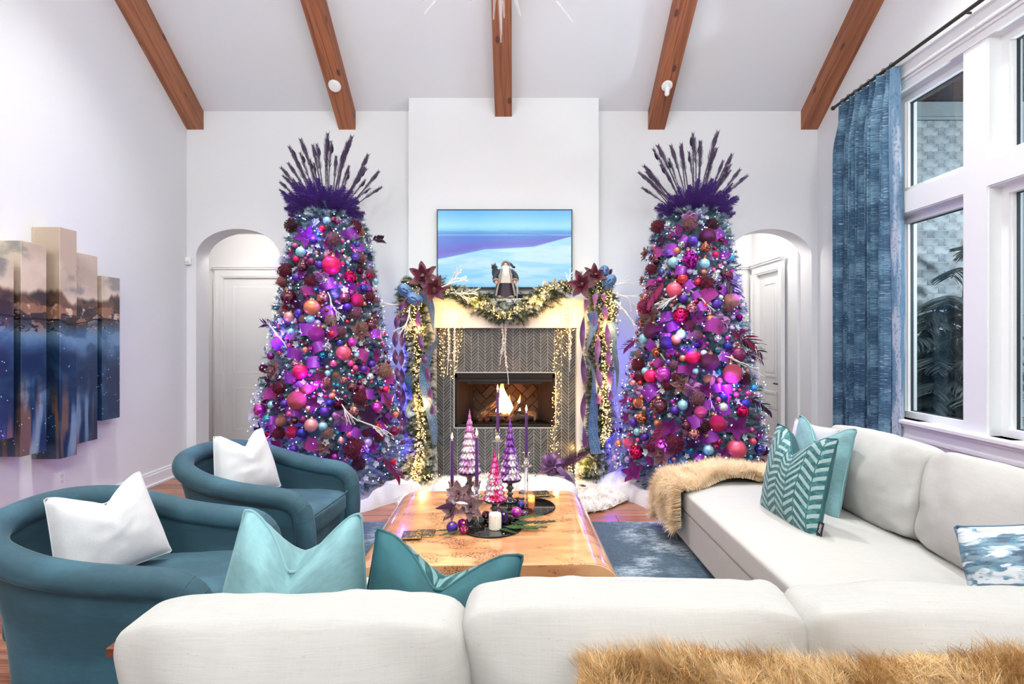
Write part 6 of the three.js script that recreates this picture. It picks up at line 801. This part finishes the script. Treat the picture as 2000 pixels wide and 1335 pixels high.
// ---------------------------------------------------------------- candles, glass trees and greenery on the coffee table
{
  const smoke = phy({ color: 0x4d484d, roughness: 0.12, metalness: 0.55, clearcoat: 1 }), mirror = phy({ color: 0x1a1f22, roughness: 0.05, metalness: 0.9, clearcoat: 1 }), glass = phy({ color: 0xf3f8f8, roughness: 0.03, transmission: 1, thickness: 0.02, ior: 1.45 }), wax = phy({ color: 0x4a2263, roughness: 0.4, sheen: 0.2, sheenColor: C(0xb58fd0) });
  const T = (px, py, d) => { const p = at(px, py, d); return [p.x, TT + 0.001, p.z]; };
  for (const [px, py, d, lab] of [[960, 1028, 3.1, 'near'], [1029, 990, 3.46, 'far']]) { const t = thing('mirror_tray', 'round dark mirror tray on the burl table, the ' + lab + ' one under the candles', 'tray', T(px, py, d)); mesh('mirror_plate', put(new THREE.CylinderGeometry(0.187, 0.187, 0.008, 64), 0, 0.007, 0), mirror, t); mesh('rim', put(new THREE.TorusGeometry(0.187, 0.0055, 10, 72), 0, 0.008, 0, PI / 2), std({ color: 0x15171a, roughness: 0.25, metalness: 0.5 }), t); }
  const ty = TT + 0.012;
  // mercury-glass trees on turned pedestals
  const glassTree = (H, W, tiers) => grid(120, 150, (u, v) => { const y = v, env = Math.pow(1 - y, 0.86), k = y * tiers, i = Math.floor(k), f = k - i, n = Math.max(6, Math.round(15 - i * 1.0)), a = u * 2 * PI, lob = Math.pow(Math.abs(Math.cos(a * n / 2 + i * 1.57)), 0.55), bul = Math.sin(PI * Math.pow(clamp(f), 0.55)); const q = y > 0.985 ? 0.02 * (1 - y) / 0.015 : env * (0.68 + 0.32 * bul * (0.2 + 0.8 * lob)) + 0.02; return V(Math.cos(a) * q * W, y * H, -Math.sin(a) * q * W); });
  const dye = (c1, c2, s) => { const t = tex(512, 512, (u, v) => { const k = sstep(0.45, 0.6, fbm(u, v, 10, 10, s, 3)), sp = fbm(u, v, 40, 30, s + 5, 2), top = sstep(0.35, 0.95, v + 0.25 * (fbm(u, v, 8, 8, s + 9, 2) - 0.5)); let c = mix3([226, 224, 230], c1, clamp(k * 0.8 + top * 0.9)); c = mix3(c, c2, sstep(0.6, 0.72, sp) * 0.75); return c; }); return phy({ map: t, metalness: 0.85, roughness: 0.15, clearcoat: 0.6 }); };
  const ped = (h, w) => lathe([[0.001, 0], [0.046, 0], [0.05, 0.008], [0.03, 0.018], [0.018, 0.03], [0.014, h * 0.28], [0.026, h * 0.36], [0.014, h * 0.44], [0.014, h * 0.52], [0.03, h * 0.62], [0.016, h * 0.72], [0.02, h * 0.82], [0.04, h * 0.92], [w, h * 0.95], [w + 0.004, h], [0.001, h]], 36);
  for (const [px, py, d, y0, y1, W, c1, c2, s, lab] of [[917, 950, 3.5, 0.647, 1.062, 0.082, [190, 108, 170], [120, 100, 170], 811, 'tall lilac and silver glass tree, left of the three on the table'], [996, 950, 3.55, 0.585, 1.0, 0.082, [112, 44, 142], [84, 70, 128], 821, 'purple and silver glass tree, right of the three on the table'], [966, 1000, 3.15, 0.568, 0.865, 0.072, [210, 22, 112], [196, 48, 70], 831, 'small hot pink and silver glass tree in front of the two taller ones']]) {
    const p = T(px, py, d); const t = thing('glass_tree', lab, 'glass tree', [p[0], y0, p[2]], 0, 'mercury glass trees'); mesh('tree_body', glassTree(y1 - y0, W, 9), dye(c1, c2, s), t); const lip = y1 - y0; mesh('tip', put(new THREE.ConeGeometry(0.006, 0.03, 10), 0, lip + 0.008, 0), dye.last ??= std({ color: 0xb0409a, metalness: 0.7, roughness: 0.2 }), t);
    const h = y0 - ty, q = thing('pedestal', 'smoky turned glass pedestal under the ' + lab.split(',')[0].replace(/ in front.*/, ''), 'stand', [p[0], ty, p[2]], 0, 'smoky glass pedestals'); mesh('turned_stem', ped(h, W * 0.9), smoke, q);
  }
  // taper candles in clear holders
  const flameG = lathe([[0.001, 0], [0.0052, 0.006], [0.0068, 0.014], [0.0055, 0.024], [0.003, 0.034], [0.001, 0.043]], 14), mFlame = glow(0xffd28a, 14);
  for (const [px, d, yb, yt, lab, base] of [[883, 3.35, 0.608, 0.897, 'leftmost, behind the poinsettia', ty], [931, 3.05, 0.693, 0.975, 'nearest, in front of the tall lilac glass tree', ty], [972, 3.59, 0.915, 1.19, 'tallest, in front of the fire', TT], [1028, 3.36, 0.795, 1.077, 'rightmost, beside the amber votive', ty]]) {
    const x = (px - 1005) * d / F, h = yb - base, hold = thing('candle_holder', 'clear glass candlestick holding the purple taper ' + lab.replace(/^\w+, /, ''), 'candlestick', [x, base, -d], 0, 'clear glass candlesticks');
    mesh('glass_base', lathe([[0.001, 0], [0.046, 0], [0.047, 0.006], [0.03, 0.012], [0.011, 0.016], [0.001, 0.016]], 36), glass, hold); mesh('glass_stem', lathe([[0.001, 0.016], [0.0115, 0.016], [0.0115, h - 0.075], [0.001, h - 0.075]], 24), glass, hold);
    mesh('drip_plate', lathe([[0.001, h - 0.075], [0.036, h - 0.071], [0.036, h - 0.067], [0.012, h - 0.063], [0.019, h - 0.05], [0.012, h - 0.036], [0.001, h - 0.035]], 32), glass, hold);
    mesh('cup', lathe([[0.001, h - 0.035], [0.013, h - 0.033], [0.02, h - 0.018], [0.019, h - 0.002], [0.027, h + 0.018], [0.0245, h + 0.018], [0.0155, h], [0.0135, h - 0.012], [0.001, h - 0.012]], 32), glass, hold);
    const c = thing('taper_candle', 'lit purple taper candle, ' + lab, 'candle', [x, yb - 0.01, -d], 0, 'purple taper candles'), L = yt - yb + 0.01; const wx = mesh('wax', lathe([[0.001, 0], [0.0105, 0], [0.0112, 0.03], [0.0085, L - 0.004], [0.006, L], [0.001, L - 0.002]], 22), wax, c); mesh('wick', put(new THREE.CylinderGeometry(0.0011, 0.0011, 0.012, 6), 0, L + 0.004, 0), std({ color: 0x1b1510 }), wx); const fl = mesh('flame', flameG, mFlame, wx); fl.position.y = L + 0.006;
    lamp(new THREE.PointLight(0xffb45e, 0.10), x, yt + 0.024, -d, 0.3);
  }
  { const p = T(967, 1036, 3.04), c = thing('pillar_candle', 'ivory pillar candle standing on the near mirror tray', 'candle', [p[0], ty, p[2]]); mesh('wax', lathe([[0.001, 0], [0.0365, 0], [0.0375, 0.004], [0.0375, 0.082], [0.035, 0.09], [0.028, 0.088], [0.02, 0.078], [0.001, 0.076]], 40), phy({ color: 0xf2e6d2, roughness: 0.4 }), c); mesh('wick', put(new THREE.CylinderGeometry(0.0012, 0.0012, 0.014, 6), 0, 0.083, 0), std({ color: 0x1b1510 }), c); }
  { const p = T(1037, 996, 3.40), c = thing('votive', 'lit amber glass votive beside the right candlestick', 'votive', [p[0], ty, p[2]]); mesh('glass_cup', lathe([[0.001, 0], [0.026, 0], [0.027, 0.085], [0.0245, 0.085], [0.0235, 0.006], [0.001, 0.006]], 32), phy({ color: 0xf0c9a0, roughness: 0.25, transmission: 0.7, thickness: 0 }), c); mesh('wax', put(new THREE.CylinderGeometry(0.022, 0.022, 0.045, 24), 0, 0.029, 0), std({ color: 0xf0dcb8, emissive: 0xffb060, emissiveIntensity: 0.5 }), c); const fl = mesh('flame', flameG, mFlame, c); fl.position.y = 0.054; fl.scale.setScalar(0.7); lamp(new THREE.PointLight(0xffb45e, 0.06), p[0], ty + 0.066, p[2], 0.3); }
  { const p = T(1021, 980, 3.56), c = thing('glass_cube', 'small square clear glass tealight holder behind the right candlestick', 'votive', [p[0], ty, p[2]]); mesh('glass_block', rbox(-0.028, 0.028, 0, 0.06, -0.028, 0.028, 0.006), glass, c); mesh('tealight', put(new THREE.CylinderGeometry(0.018, 0.018, 0.014, 20), 0, 0.068, 0), std({ color: 0xc9c9c9, metalness: 0.7, roughness: 0.3 }), c); }
  // baubles among the greens
  for (const [px, py, rr, d, c, f, lab] of [[883, 1023, 11, 3.0, 'violet', 'matte', 'blue-violet matte bauble at the left end of the table greens'], [903, 1012, 10, 3.06, 'magenta', 'mercury', 'magenta crackled bauble right of the blue-violet matte one on the table'], [906, 1023, 9, 2.98, 'pink', 'mercury', 'silvery pink crackled bauble left of the nearest candlestick foot'], [982, 999, 10.5, 3.15, 'violet', 'glitter', 'violet glittered bauble behind the ivory pillar candle'], [1009, 997, 10.5, 3.22, 'magenta', 'shiny', 'glossy purple bauble left of the right candlestick foot'], [1023, 995, 6, 3.25, 'lilac', 'mercury', 'small lilac bauble touching the right candlestick'], [1018, 984, 7.5, 3.40, 'blue', 'matte', 'blue matte bauble behind the small lilac one on the table'], [949, 990, 8, 3.2, 'burgundy', 'shiny', 'burgundy glossy bauble left of the pink glass tree stand'], [970, 986, 7, 3.26, 'lilac', 'mercury', 'lilac crackled bauble behind the pink glass tree stand']]) { const p = T(px, py, d), R0 = rr * d / F, m = mesh('bauble', ballG, orn(c, f)); m.position.set(p[0], TT + R0 + (py < 1010 ? 0.014 : 0.002), p[2]); m.scale.setScalar(R0); m.rotation.set(1.2, rr, 0.4); mesh('cap', capG, mCap, m); tag(m, lab, 'bauble', 'baubles on the coffee table'); }
  const up = (x, y, z) => V(x, y, z);
  const mDusty = glit(0xd9a0ae, { metalness: 0.05 }), mDusty2 = glit(0xe6bcbe, { metalness: 0.05 }), poin = (px, py, d, s, n, lab) => bloom('poinsettia', lab, 'flower', at(px, py, d), n, s, POIN, [mDusty, mDusty2, mDusty], 'poinsettias on the coffee table', 'petal', mWine);
  poin(897, 965, 3.2, 0.088, up(-0.2, 0.6, 1), 'dusty rose glitter poinsettia standing at the left of the table arrangement'); poin(918, 990, 3.1, 0.092, up(0.2, 0.5, 1), 'dusty rose glitter poinsettia in front, beside the nearest candlestick'); poin(884, 997, 3.08, 0.082, up(-0.7, 0.4, 0.7), 'dusty rose glitter poinsettia drooping over the blue-violet bauble');
  const leafS = thing('silver_leaves', 'silver and dark purple magnolia leaves between the table poinsettias', 'leaves', at(890, 982, 3.04).toArray()); [[0.3, 0.3, mSilverLeaf, 0.09], [-0.5, -0.2, mSilverLeaf, 0.08], [2.7, -0.25, mDeepPurp, 0.13], [1.8, 0.5, mSilverLeaf, 0.07]].forEach(([a, e, m, L]) => { const q = mesh('leaf', leafG, m, leafS); q.scale.setScalar(L); q.quaternion.copy(aim(V(0, 0, 1), V(Math.cos(a), e * 0.6, 0.5 + Math.sin(a) * 0.1), a)); });
  // cedar sprays lying on the table
  const cedar = (() => { const gs = [tube([V(0, 0, 0), V(0, 0.012, 0.5), V(0, 0, 1)], 0.006, 10, 5)]; const r = rng(841); for (let i = 0; i < 34; i++) { const q = i / 34, s = i % 2 ? 1 : -1, L = 0.3 * (1 - q * 0.7) * (0.7 + 0.5 * r()); for (let k = 0; k < 4; k++) { const o = 0.15 + k * 0.22, a = put(new THREE.ConeGeometry(0.012, L * 0.42, 4), 0, 0, 0, PI / 2, s * (0.5 + 0.2 * (k % 2 ? 1 : -1)), 0); gs.push(a.translate(s * L * o * 0.65, 0.02 * r(), q + L * o * 0.9)); } } return join(gs); })(), mCed = [0x2f4d26, 0x3c5f2c, 0x27421f].map((c) => std({ color: c, roughness: 0.75 }));
  [[985, 1012, 3.06, 1.35, 0.20], [988, 1020, 3.05, 1.5, 0.24], [1000, 1010, 3.1, 1.68, 0.26], [975, 1022, 3.03, 0.9, 0.14], [1002, 1002, 3.2, 1.85, 0.2], [900, 1030, 2.98, -0.9, 0.14], [892, 1022, 3.02, -1.3, 0.13], [955, 1000, 3.2, 2.6, 0.16], [945, 1010, 3.12, -2.4, 0.15], [985, 992, 3.3, 2.2, 0.15]].forEach(([px, py, d, a, L], i) => { const p = T(px, py, d), t = solo('cedar_spray', 'green cedar spray ' + ['fanning out to the right just behind the pillar candle', 'lying in front of the others at the right, beside the pillar candle', 'longest, reaching right past the near tray', 'short, in front of the pillar candle', 'reaching right between the two mirror trays', 'pointing forward below the blue-violet bauble', 'pointing left behind the blue-violet bauble', 'tucked under the left poinsettias', 'short, under the nearest candlestick', 'tucked behind the violet glittered bauble'][i], 'greenery', cedar, mCed[i % 3], [p[0], TT + 0.016 + 0.003 * (i % 3), p[2]], 'cedar sprays on the coffee table'); t.scale.setScalar(L); t.rotation.set(-0.04, a, 0); });
  // coasters
  const coT = tex(128, 128, (u, v) => { const a = Math.abs(fbm(u, v, 6, 6, 851, 4) - 0.5); return a < 0.02 ? [196, 160, 90] : mix3([30, 28, 28], [92, 82, 70], fbm(u, v, 12, 12, 855, 3)); }), coTr = (coT.repeat.set(9, 9), coT), mCo = phy({ map: coTr, roughness: 0.2, clearcoat: 0.8 }), mGold = std({ color: 0xb9934e, metalness: 0.9, roughness: 0.3 });
  const coaster = (px, py, d, y, a, lab) => { const p = T(px, py, d), t = thing('coaster', lab, 'coaster', [p[0], TT + 0.001 + y, p[2]], a, 'marbled coasters'); mesh('slab', rbox(-0.055, 0.055, 0.001, 0.010, -0.055, 0.055, 0.003), mCo, t); mesh('gilded_edge', [rbox(-0.0562, 0.0562, 0.002, 0.008, -0.0562, 0.0562, 0.003)], mGold, t); };
  coaster(830, 1044, 2.98, 0, 0.0, 'black marbled coaster lying half under another at the table left'); coaster(805, 1052, 2.93, 0.011, 0.08, 'black marbled coaster on top at the table left edge'); coaster(1064, 969, 3.70, 0, 0.5, 'black marbled coaster underneath at the far right of the table'); coaster(1058, 966, 3.72, 0.011, 0.2, 'black marbled coaster on top at the far right of the table');
}
// ---------------------------------------------------------------- wall art: five painted box panels on the left wall
{
  const art = tex(1024, 1024, (u, v) => {                              // u along the wall, v upward
    const n = fbm(u, v, 5, 5, 901, 5), n2 = fbm(u + 0.12 * (n - 0.5), v + 0.1 * fbm(u, v, 9, 9, 906, 3), 12, 22, 905, 5), n3 = fbm(u, v, 30, 24, 909, 4), hz = 0.66 + 0.03 * (fbm(u, 0.3, 9, 3, 913, 5) - 0.5) * 2 + 0.025 * (n3 - 0.5); let c;
    if (v > hz) { c = mix3([220, 202, 180], [190, 170, 148], sstep(0.4, 0.7, n)); c = mix3(c, [124, 122, 118], sstep(0.54, 0.72, fbm(u, v, 7, 9, 941, 5)) * 0.75); const m = hz + 0.09 * Math.pow(fbm(u, 0.7, 13, 3, 917, 5), 1.5) + 0.005; if (v < m + 0.03) c = mix3(mix3([112, 84, 66], [62, 52, 50], sstep(0.35, 0.65, n2)), c, sstep(m - 0.006, m + 0.02, v + (n3 - 0.5) * 0.035)); }
    else { const d = hz - v; c = mix3([150, 108, 84], [58, 46, 44], sstep(0.38, 0.62, n2)); c = mix3(c, [222, 196, 176], sstep(0.62, 0.75, n3) * sstep(0.1, 0.05, d) * 0.8); const w = sstep(0.06, 0.13, d + (n2 - 0.5) * 0.07); let sea = mix3([104, 142, 172], [20, 42, 76], sstep(0.1, 0.26, d + (n - 0.5) * 0.28)); sea = mix3(sea, [36, 72, 104], sstep(0.45, 0.7, n2) * 0.6); c = mix3(c, sea, w); const streak = fbm(u, v, 34, 3, 921, 3), low = sstep(0.26, 0.42, d + (n2 - 0.5) * 0.16); c = mix3(c, [128, 92, 74], low * sstep(0.52, 0.68, streak) * 0.85); c = mix3(c, [142, 170, 194], low * sstep(0.55, 0.72, fbm(u, v, 22, 3, 925, 3)) * 0.75); c = mix3(c, [70, 78, 84], sstep(0.56, 0.68, d) * 0.5); const ln = Math.abs(n2 - 0.5); if (d < 0.11 && ln < 0.018) c = mix3(c, [28, 28, 38], 0.85); if (Math.abs(d - 0.06 - 0.03 * (n3 - 0.5)) < 0.004 * (0.4 + 1.4 * n)) c = [22, 26, 40]; }
    const sp = hash(Math.floor(u * 260), Math.floor(v * 260), 931); return sp > 0.994 && v < 0.62 && fbm(u, v, 6, 6, 935, 2) > 0.46 ? [196, 220, 255] : c;
  });
  const m = phy({ map: art, roughness: 0.3, clearcoat: 0.5, clearcoatRoughness: 0.15 });
  const P = [[3.30, 3.68, 0.26, 0.85, 2.13, 'first from the left, cut by the frame'], [3.774, 3.98, 0.22, 0.69, 2.285, 'second from the left, tall and pale-topped'], [4.09, 4.25, 0.225, 0.60, 2.455, 'third from the left, the tallest'], [4.262, 4.59, 0.12, 0.664, 2.30, 'fourth from the left, beside the tallest'], [4.64, 4.85, 0.12, 0.82, 2.135, 'rightmost and shortest']];
  for (const [za, zb, dep, ya, yb, lab] of P) {
    const w = zb - za, t = thing('art_panel', 'painted box panel, dark blue under beige, ' + lab, 'wall art', [XL, ya, -za], 0, 'five painted panels on the left wall'), g = new RoundedBoxGeometry(dep, yb - ya, w, 2, 0.004).translate(dep / 2 + 0.002, (yb - ya) / 2, -w / 2), q = strip(g), p = q.attributes.position, n = q.attributes.normal, uv = q.attributes.uv;
    for (let i = 0; i < p.count; i++) { const s = Math.abs(n.getZ(i)) > 0.7 ? (n.getZ(i) > 0 ? za - 3.3 - (dep - p.getX(i)) : zb - 3.3 + (dep - p.getX(i))) : za - 3.3 - p.getZ(i); uv.setXY(i, s / 1.9 + 0.2, (p.getY(i) + ya - 0.55) / 1.95); }
    mesh('painted_box', q, m, t); mesh('back_panel', box(-0.0005, 0.006, 0.02, yb - ya - 0.02, -w + 0.01, -0.01), std({ color: 0x2a2a2a }), t);
  }
  const o = thing('wall_outlet', 'white double wall outlet below the tallest art panel', 'outlet', [XL, 0.37, -4.36]); mesh('plate', rbox(0, 0.006, -0.058, 0.058, -0.036, 0.036, 0.002), mTrim, o); for (const y of [-0.02, 0.02]) mesh('socket', [rbox(0.005, 0.009, y - 0.015, y + 0.015, -0.014, 0.014, 0.002), box(0.0088, 0.0095, y - 0.004, y + 0.006, -0.007, -0.005), box(0.0088, 0.0095, y - 0.004, y + 0.006, 0.005, 0.007)], std({ color: 0xd8d8d6, roughness: 0.4 }), o);
  const s = thing('motion_sensor', 'small white motion sensor on the wall left of the left arch', 'sensor', at(370, 510, 6.03).toArray()); mesh('body', rbox(-0.032, 0.032, -0.045, 0.045, 0, 0.04, 0.012, 3), std({ color: 0xf3f3f1, roughness: 0.4 }), s); mesh('lens', rbox(-0.024, 0.024, -0.028, 0.0, 0.036, 0.046, 0.006, 3), std({ color: 0xdedfe0, roughness: 0.25 }), s);
}
// ---------------------------------------------------------------- crystal starburst chandelier under the ridge
{
  const [x, y, z] = CHANDELIER.at, t = thing('chandelier', 'starburst chandelier of pointed clear crystal rods at the top edge', 'chandelier', [x, y, z]), r = rng(951);
  const chrome = std({ color: 0xd8dadd, metalness: 1, roughness: 0.12 }), crystal = phy({ color: 0xffffff, roughness: 0.05, transmission: 0.9, thickness: 0, ior: 1.5, clearcoat: 1, clearcoatRoughness: 0.03 });
  mesh('hub', put(sph(24, 16), 0, 0, 0, 0, 0, 0, 0.085), chrome, t); mesh('hanging_rod', put(new THREE.CylinderGeometry(0.008, 0.008, YR - y, 12), 0, (YR - y) / 2, -0.0), chrome, t); mesh('canopy', put(new THREE.CylinderGeometry(0.07, 0.09, 0.03, 28), 0, YR - y - 0.5, 0), chrome, t);
  const rod = (L) => { const g = new THREE.CylinderGeometry(0.004, 0.025, L, 6, 1); return put(g.toNonIndexed(), 0, L / 2 + 0.07, 0); }, rg = [rod(0.67), rod(0.54), rod(0.44)].map((g) => (g.computeVertexNormals(), g));
  const add = (d, k) => { const m = mesh('crystal_rod', rg[k], crystal, t); m.quaternion.copy(aim(UPV, d, r() * 6)); };
  add(V(0.02, -1, 0.0), 0); add(V(-0.05, -1, 0.03), 1); add(V(0.06, -1, 0.05), 1); add(V(0.68, -0.98, 0.1), 0); add(V(0.45, -1, 0.25), 1); add(V(-0.75, -0.95, 0.05), 0); add(V(-0.66, -0.9, 0.3), 1); add(V(0.3, -0.9, -0.5), 2);
  for (let k = 0; k < 46; k++) { const yy = 1 - 1.75 * (k + 0.5) / 46, a = k * 2.39996, q = Math.sqrt(Math.max(0, 1 - yy * yy)); if (yy < -0.72) continue; add(V(Math.cos(a) * q, yy, Math.sin(a) * q), k % 3); }
  for (let k = 0; k < 6; k++) { const a = k * PI / 3 + 0.4, px = Math.cos(a) * 0.17, pz = Math.sin(a) * 0.17; const b = mesh('bulb', put(sph(12, 10), px, -0.02, pz, 0, 0, 0, 0.018), glow(0xfff6ee, 22), t); void b; lamp(new THREE.PointLight(0xf8fdfa, CHANDELIER.power / 6), x + px, y - 0.02, z + pz, 1); }
}
// ---------------------------------------------------------------- outside the windows: painted brick wall, porch ceiling, palm
{
  const bt = tex(256, 256, (u, v) => { const a = fbm(u, v, 5, 5, 961, 4), b = fbm(u, v, 30, 20, 965, 3); let c = mix3([186, 190, 190], [146, 150, 152], sstep(0.35, 0.65, a)); return mix3(c, [112, 112, 112], sstep(0.62, 0.78, b) * 0.5); }), mb = [0xffffff, 0xe6e6e6, 0xf4f4f2, 0xd2d4d4].map((c) => std({ map: bt, color: c, roughness: 0.9, bumpMap: bt, bumpScale: 0.003 }));
  const w = thing('brick_wall', 'whitewashed brick wall outside, seen through the tall windows', 'brick wall', [3.86, 0.0, -5.72]); mesh('mortar_bed', box(0, 1.72, 0.3, 4.0, -0.2, 0), std({ color: 0xa4a6a5, roughness: 0.95 }), w);
  const r = rng(971), bh = 0.088, bl = 0.25, gB = rbox(0, bl - 0.011, 0, bh - 0.011, -0.04, 0.004, 0.002, 1), gH = rbox(0, bl / 2 - 0.011, 0, bh - 0.011, -0.04, 0.004, 0.002, 1);
  for (let j = 0; j < 39; j++) { const off = j % 2 ? bl / 2 : 0; for (let i = -1; i < 8; i++) { const x0 = i * bl + off; if (x0 < -0.001 - bl / 2 || x0 + bl > 1.70) continue; const m = mesh('brick', x0 < -0.01 ? gH : gB, mb[Math.floor(r() * 4)], w); m.position.set(Math.max(0, x0), 0.58 + j * bh, (r() - 0.5) * 0.002); m.rotation.z = (r() - 0.5) * 0.006; } }
  mesh('frieze_board', [box(0, 1.72, 4.0, 4.20, -0.15, 0.02), box(0, 1.72, 4.0, 4.03, 0, 0.035)], std({ color: 0x9aa09f, roughness: 0.7 }), w);
  const pc = thing('porch_ceiling', 'grey-brown boarded porch ceiling above the painted brick wall', 'ceiling', [3.86, 4.22, -5.74]); for (let k = 0; k < 14; k++) mesh('board', rbox(0, 2.4, 0, 0.02, k * 0.14, k * 0.14 + 0.136, 0.003, 1), std({ map: woodTex, color: 0x6a625e, roughness: 0.8 }), pc);
  const gr = struct('trim_porch', box(3.86, 9, -0.4, -0.1, -9, 2), std({ color: 0x5a5c5c, roughness: 0.95 })); void gr;
  const fr = thing('porch_wall', 'far grey boundary wall of the porch outside', 'wall', [6.2, -0.1, -5.7]); mesh('render_coat', box(0, 0.15, 0, 5, 0, 6), std({ color: 0x8f9496, roughness: 0.9 }), fr);
  // palm: canes with arching fronds, each frond a rachis with leaflets
  const palm = thing('palm_plant', 'dark potted palm with arching fronds outside the lower window', 'plant', [4.33, -0.1, -5.04]), mL = [0x4a5450, 0x5c6661, 0x363f3b].map((c) => std({ color: c, roughness: 0.6, side: DS })), leaflet = petal(0.2, 0.027, -0.25), q = rng(981);
  mesh('pot', lathe([[0.001, 0], [0.15, 0], [0.2, 0.35], [0.215, 0.36], [0.19, 0.36], [0.001, 0.33]], 32), std({ color: 0x3a3d3d, roughness: 0.7 }), palm);
  const canes = [[-0.06, 0, 0.02, 1.75], [0.09, 0.05, 0.05, 1.4], [-0.12, -0.02, 0.0, 1.05], [0.06, -0.05, 0.1, 2.3], [0.12, -0.02, -0.06, 0.8], [0, 0.06, -0.1, 0.55], [-0.14, -0.08, 0.02, 1.5], [0.02, 0.1, 0.06, 1.15]];
  for (const [cx, cz, lean, H] of canes) {
    const caneM = mesh('cane', tube([V(cx, 0.3, cz), V(cx + lean * 0.5, 0.3 + H * 0.5, cz), V(cx + lean, 0.3 + H, cz)], 0.014, 12, 8), std({ color: 0x39433d, roughness: 0.6 }), palm);
    for (let k = 0; k < 15; k++) { const a = k * 0.83 + q() * 0.6, L = 0.32 + 0.15 * q(), o = V(cx + lean, 0.28 + H * (0.55 + 0.45 * q()), cz), dir = V(Math.cos(a), 0, Math.sin(a)), P = (t) => o.clone().addScaledVector(dir, L * t * 0.85).add(V(0, L * (0.75 * t - 0.85 * t * t), 0)), gs = [tube([P(0), P(0.33), P(0.66), P(1)], 0.005, 12, 5)];
      for (let i = 0; i < 32; i++) { const t = 0.12 + 0.88 * i / 32, s = i % 2 ? 1 : -1, side = V(-dir.z, 0, dir.x).multiplyScalar(s), d = side.clone().multiplyScalar(0.85).addScaledVector(dir, 0.6).add(V(0, -0.35 * q() - 0.1, 0)); const g = leaflet.clone().applyMatrix4(M4(P(t), aim(V(0, 0, 1), d, (q() - 0.5) * 0.8), 0.75 + 0.5 * Math.sin(PI * t))); gs.push(g); }
      mesh('frond', gs, mL[k % 3], caneM); }
  }
  const lt = thing('porch_light', 'hanging porch globe lantern outside the windows', 'light', [5.3, 2.6, -3.7]); mesh('globe', sph(24, 16).scale(0.1, 0.1, 0.1), glow(0xf2f6ff, 6), lt); mesh('cord', put(new THREE.CylinderGeometry(0.004, 0.004, 1.5, 8), 0, 0.85, 0), std({ color: 0x333333 }), lt); lamp(new THREE.PointLight(0xeef3ff, PORCH), 5.3, 2.6, -3.7, 4);
}
renderer.render(scene, camera);
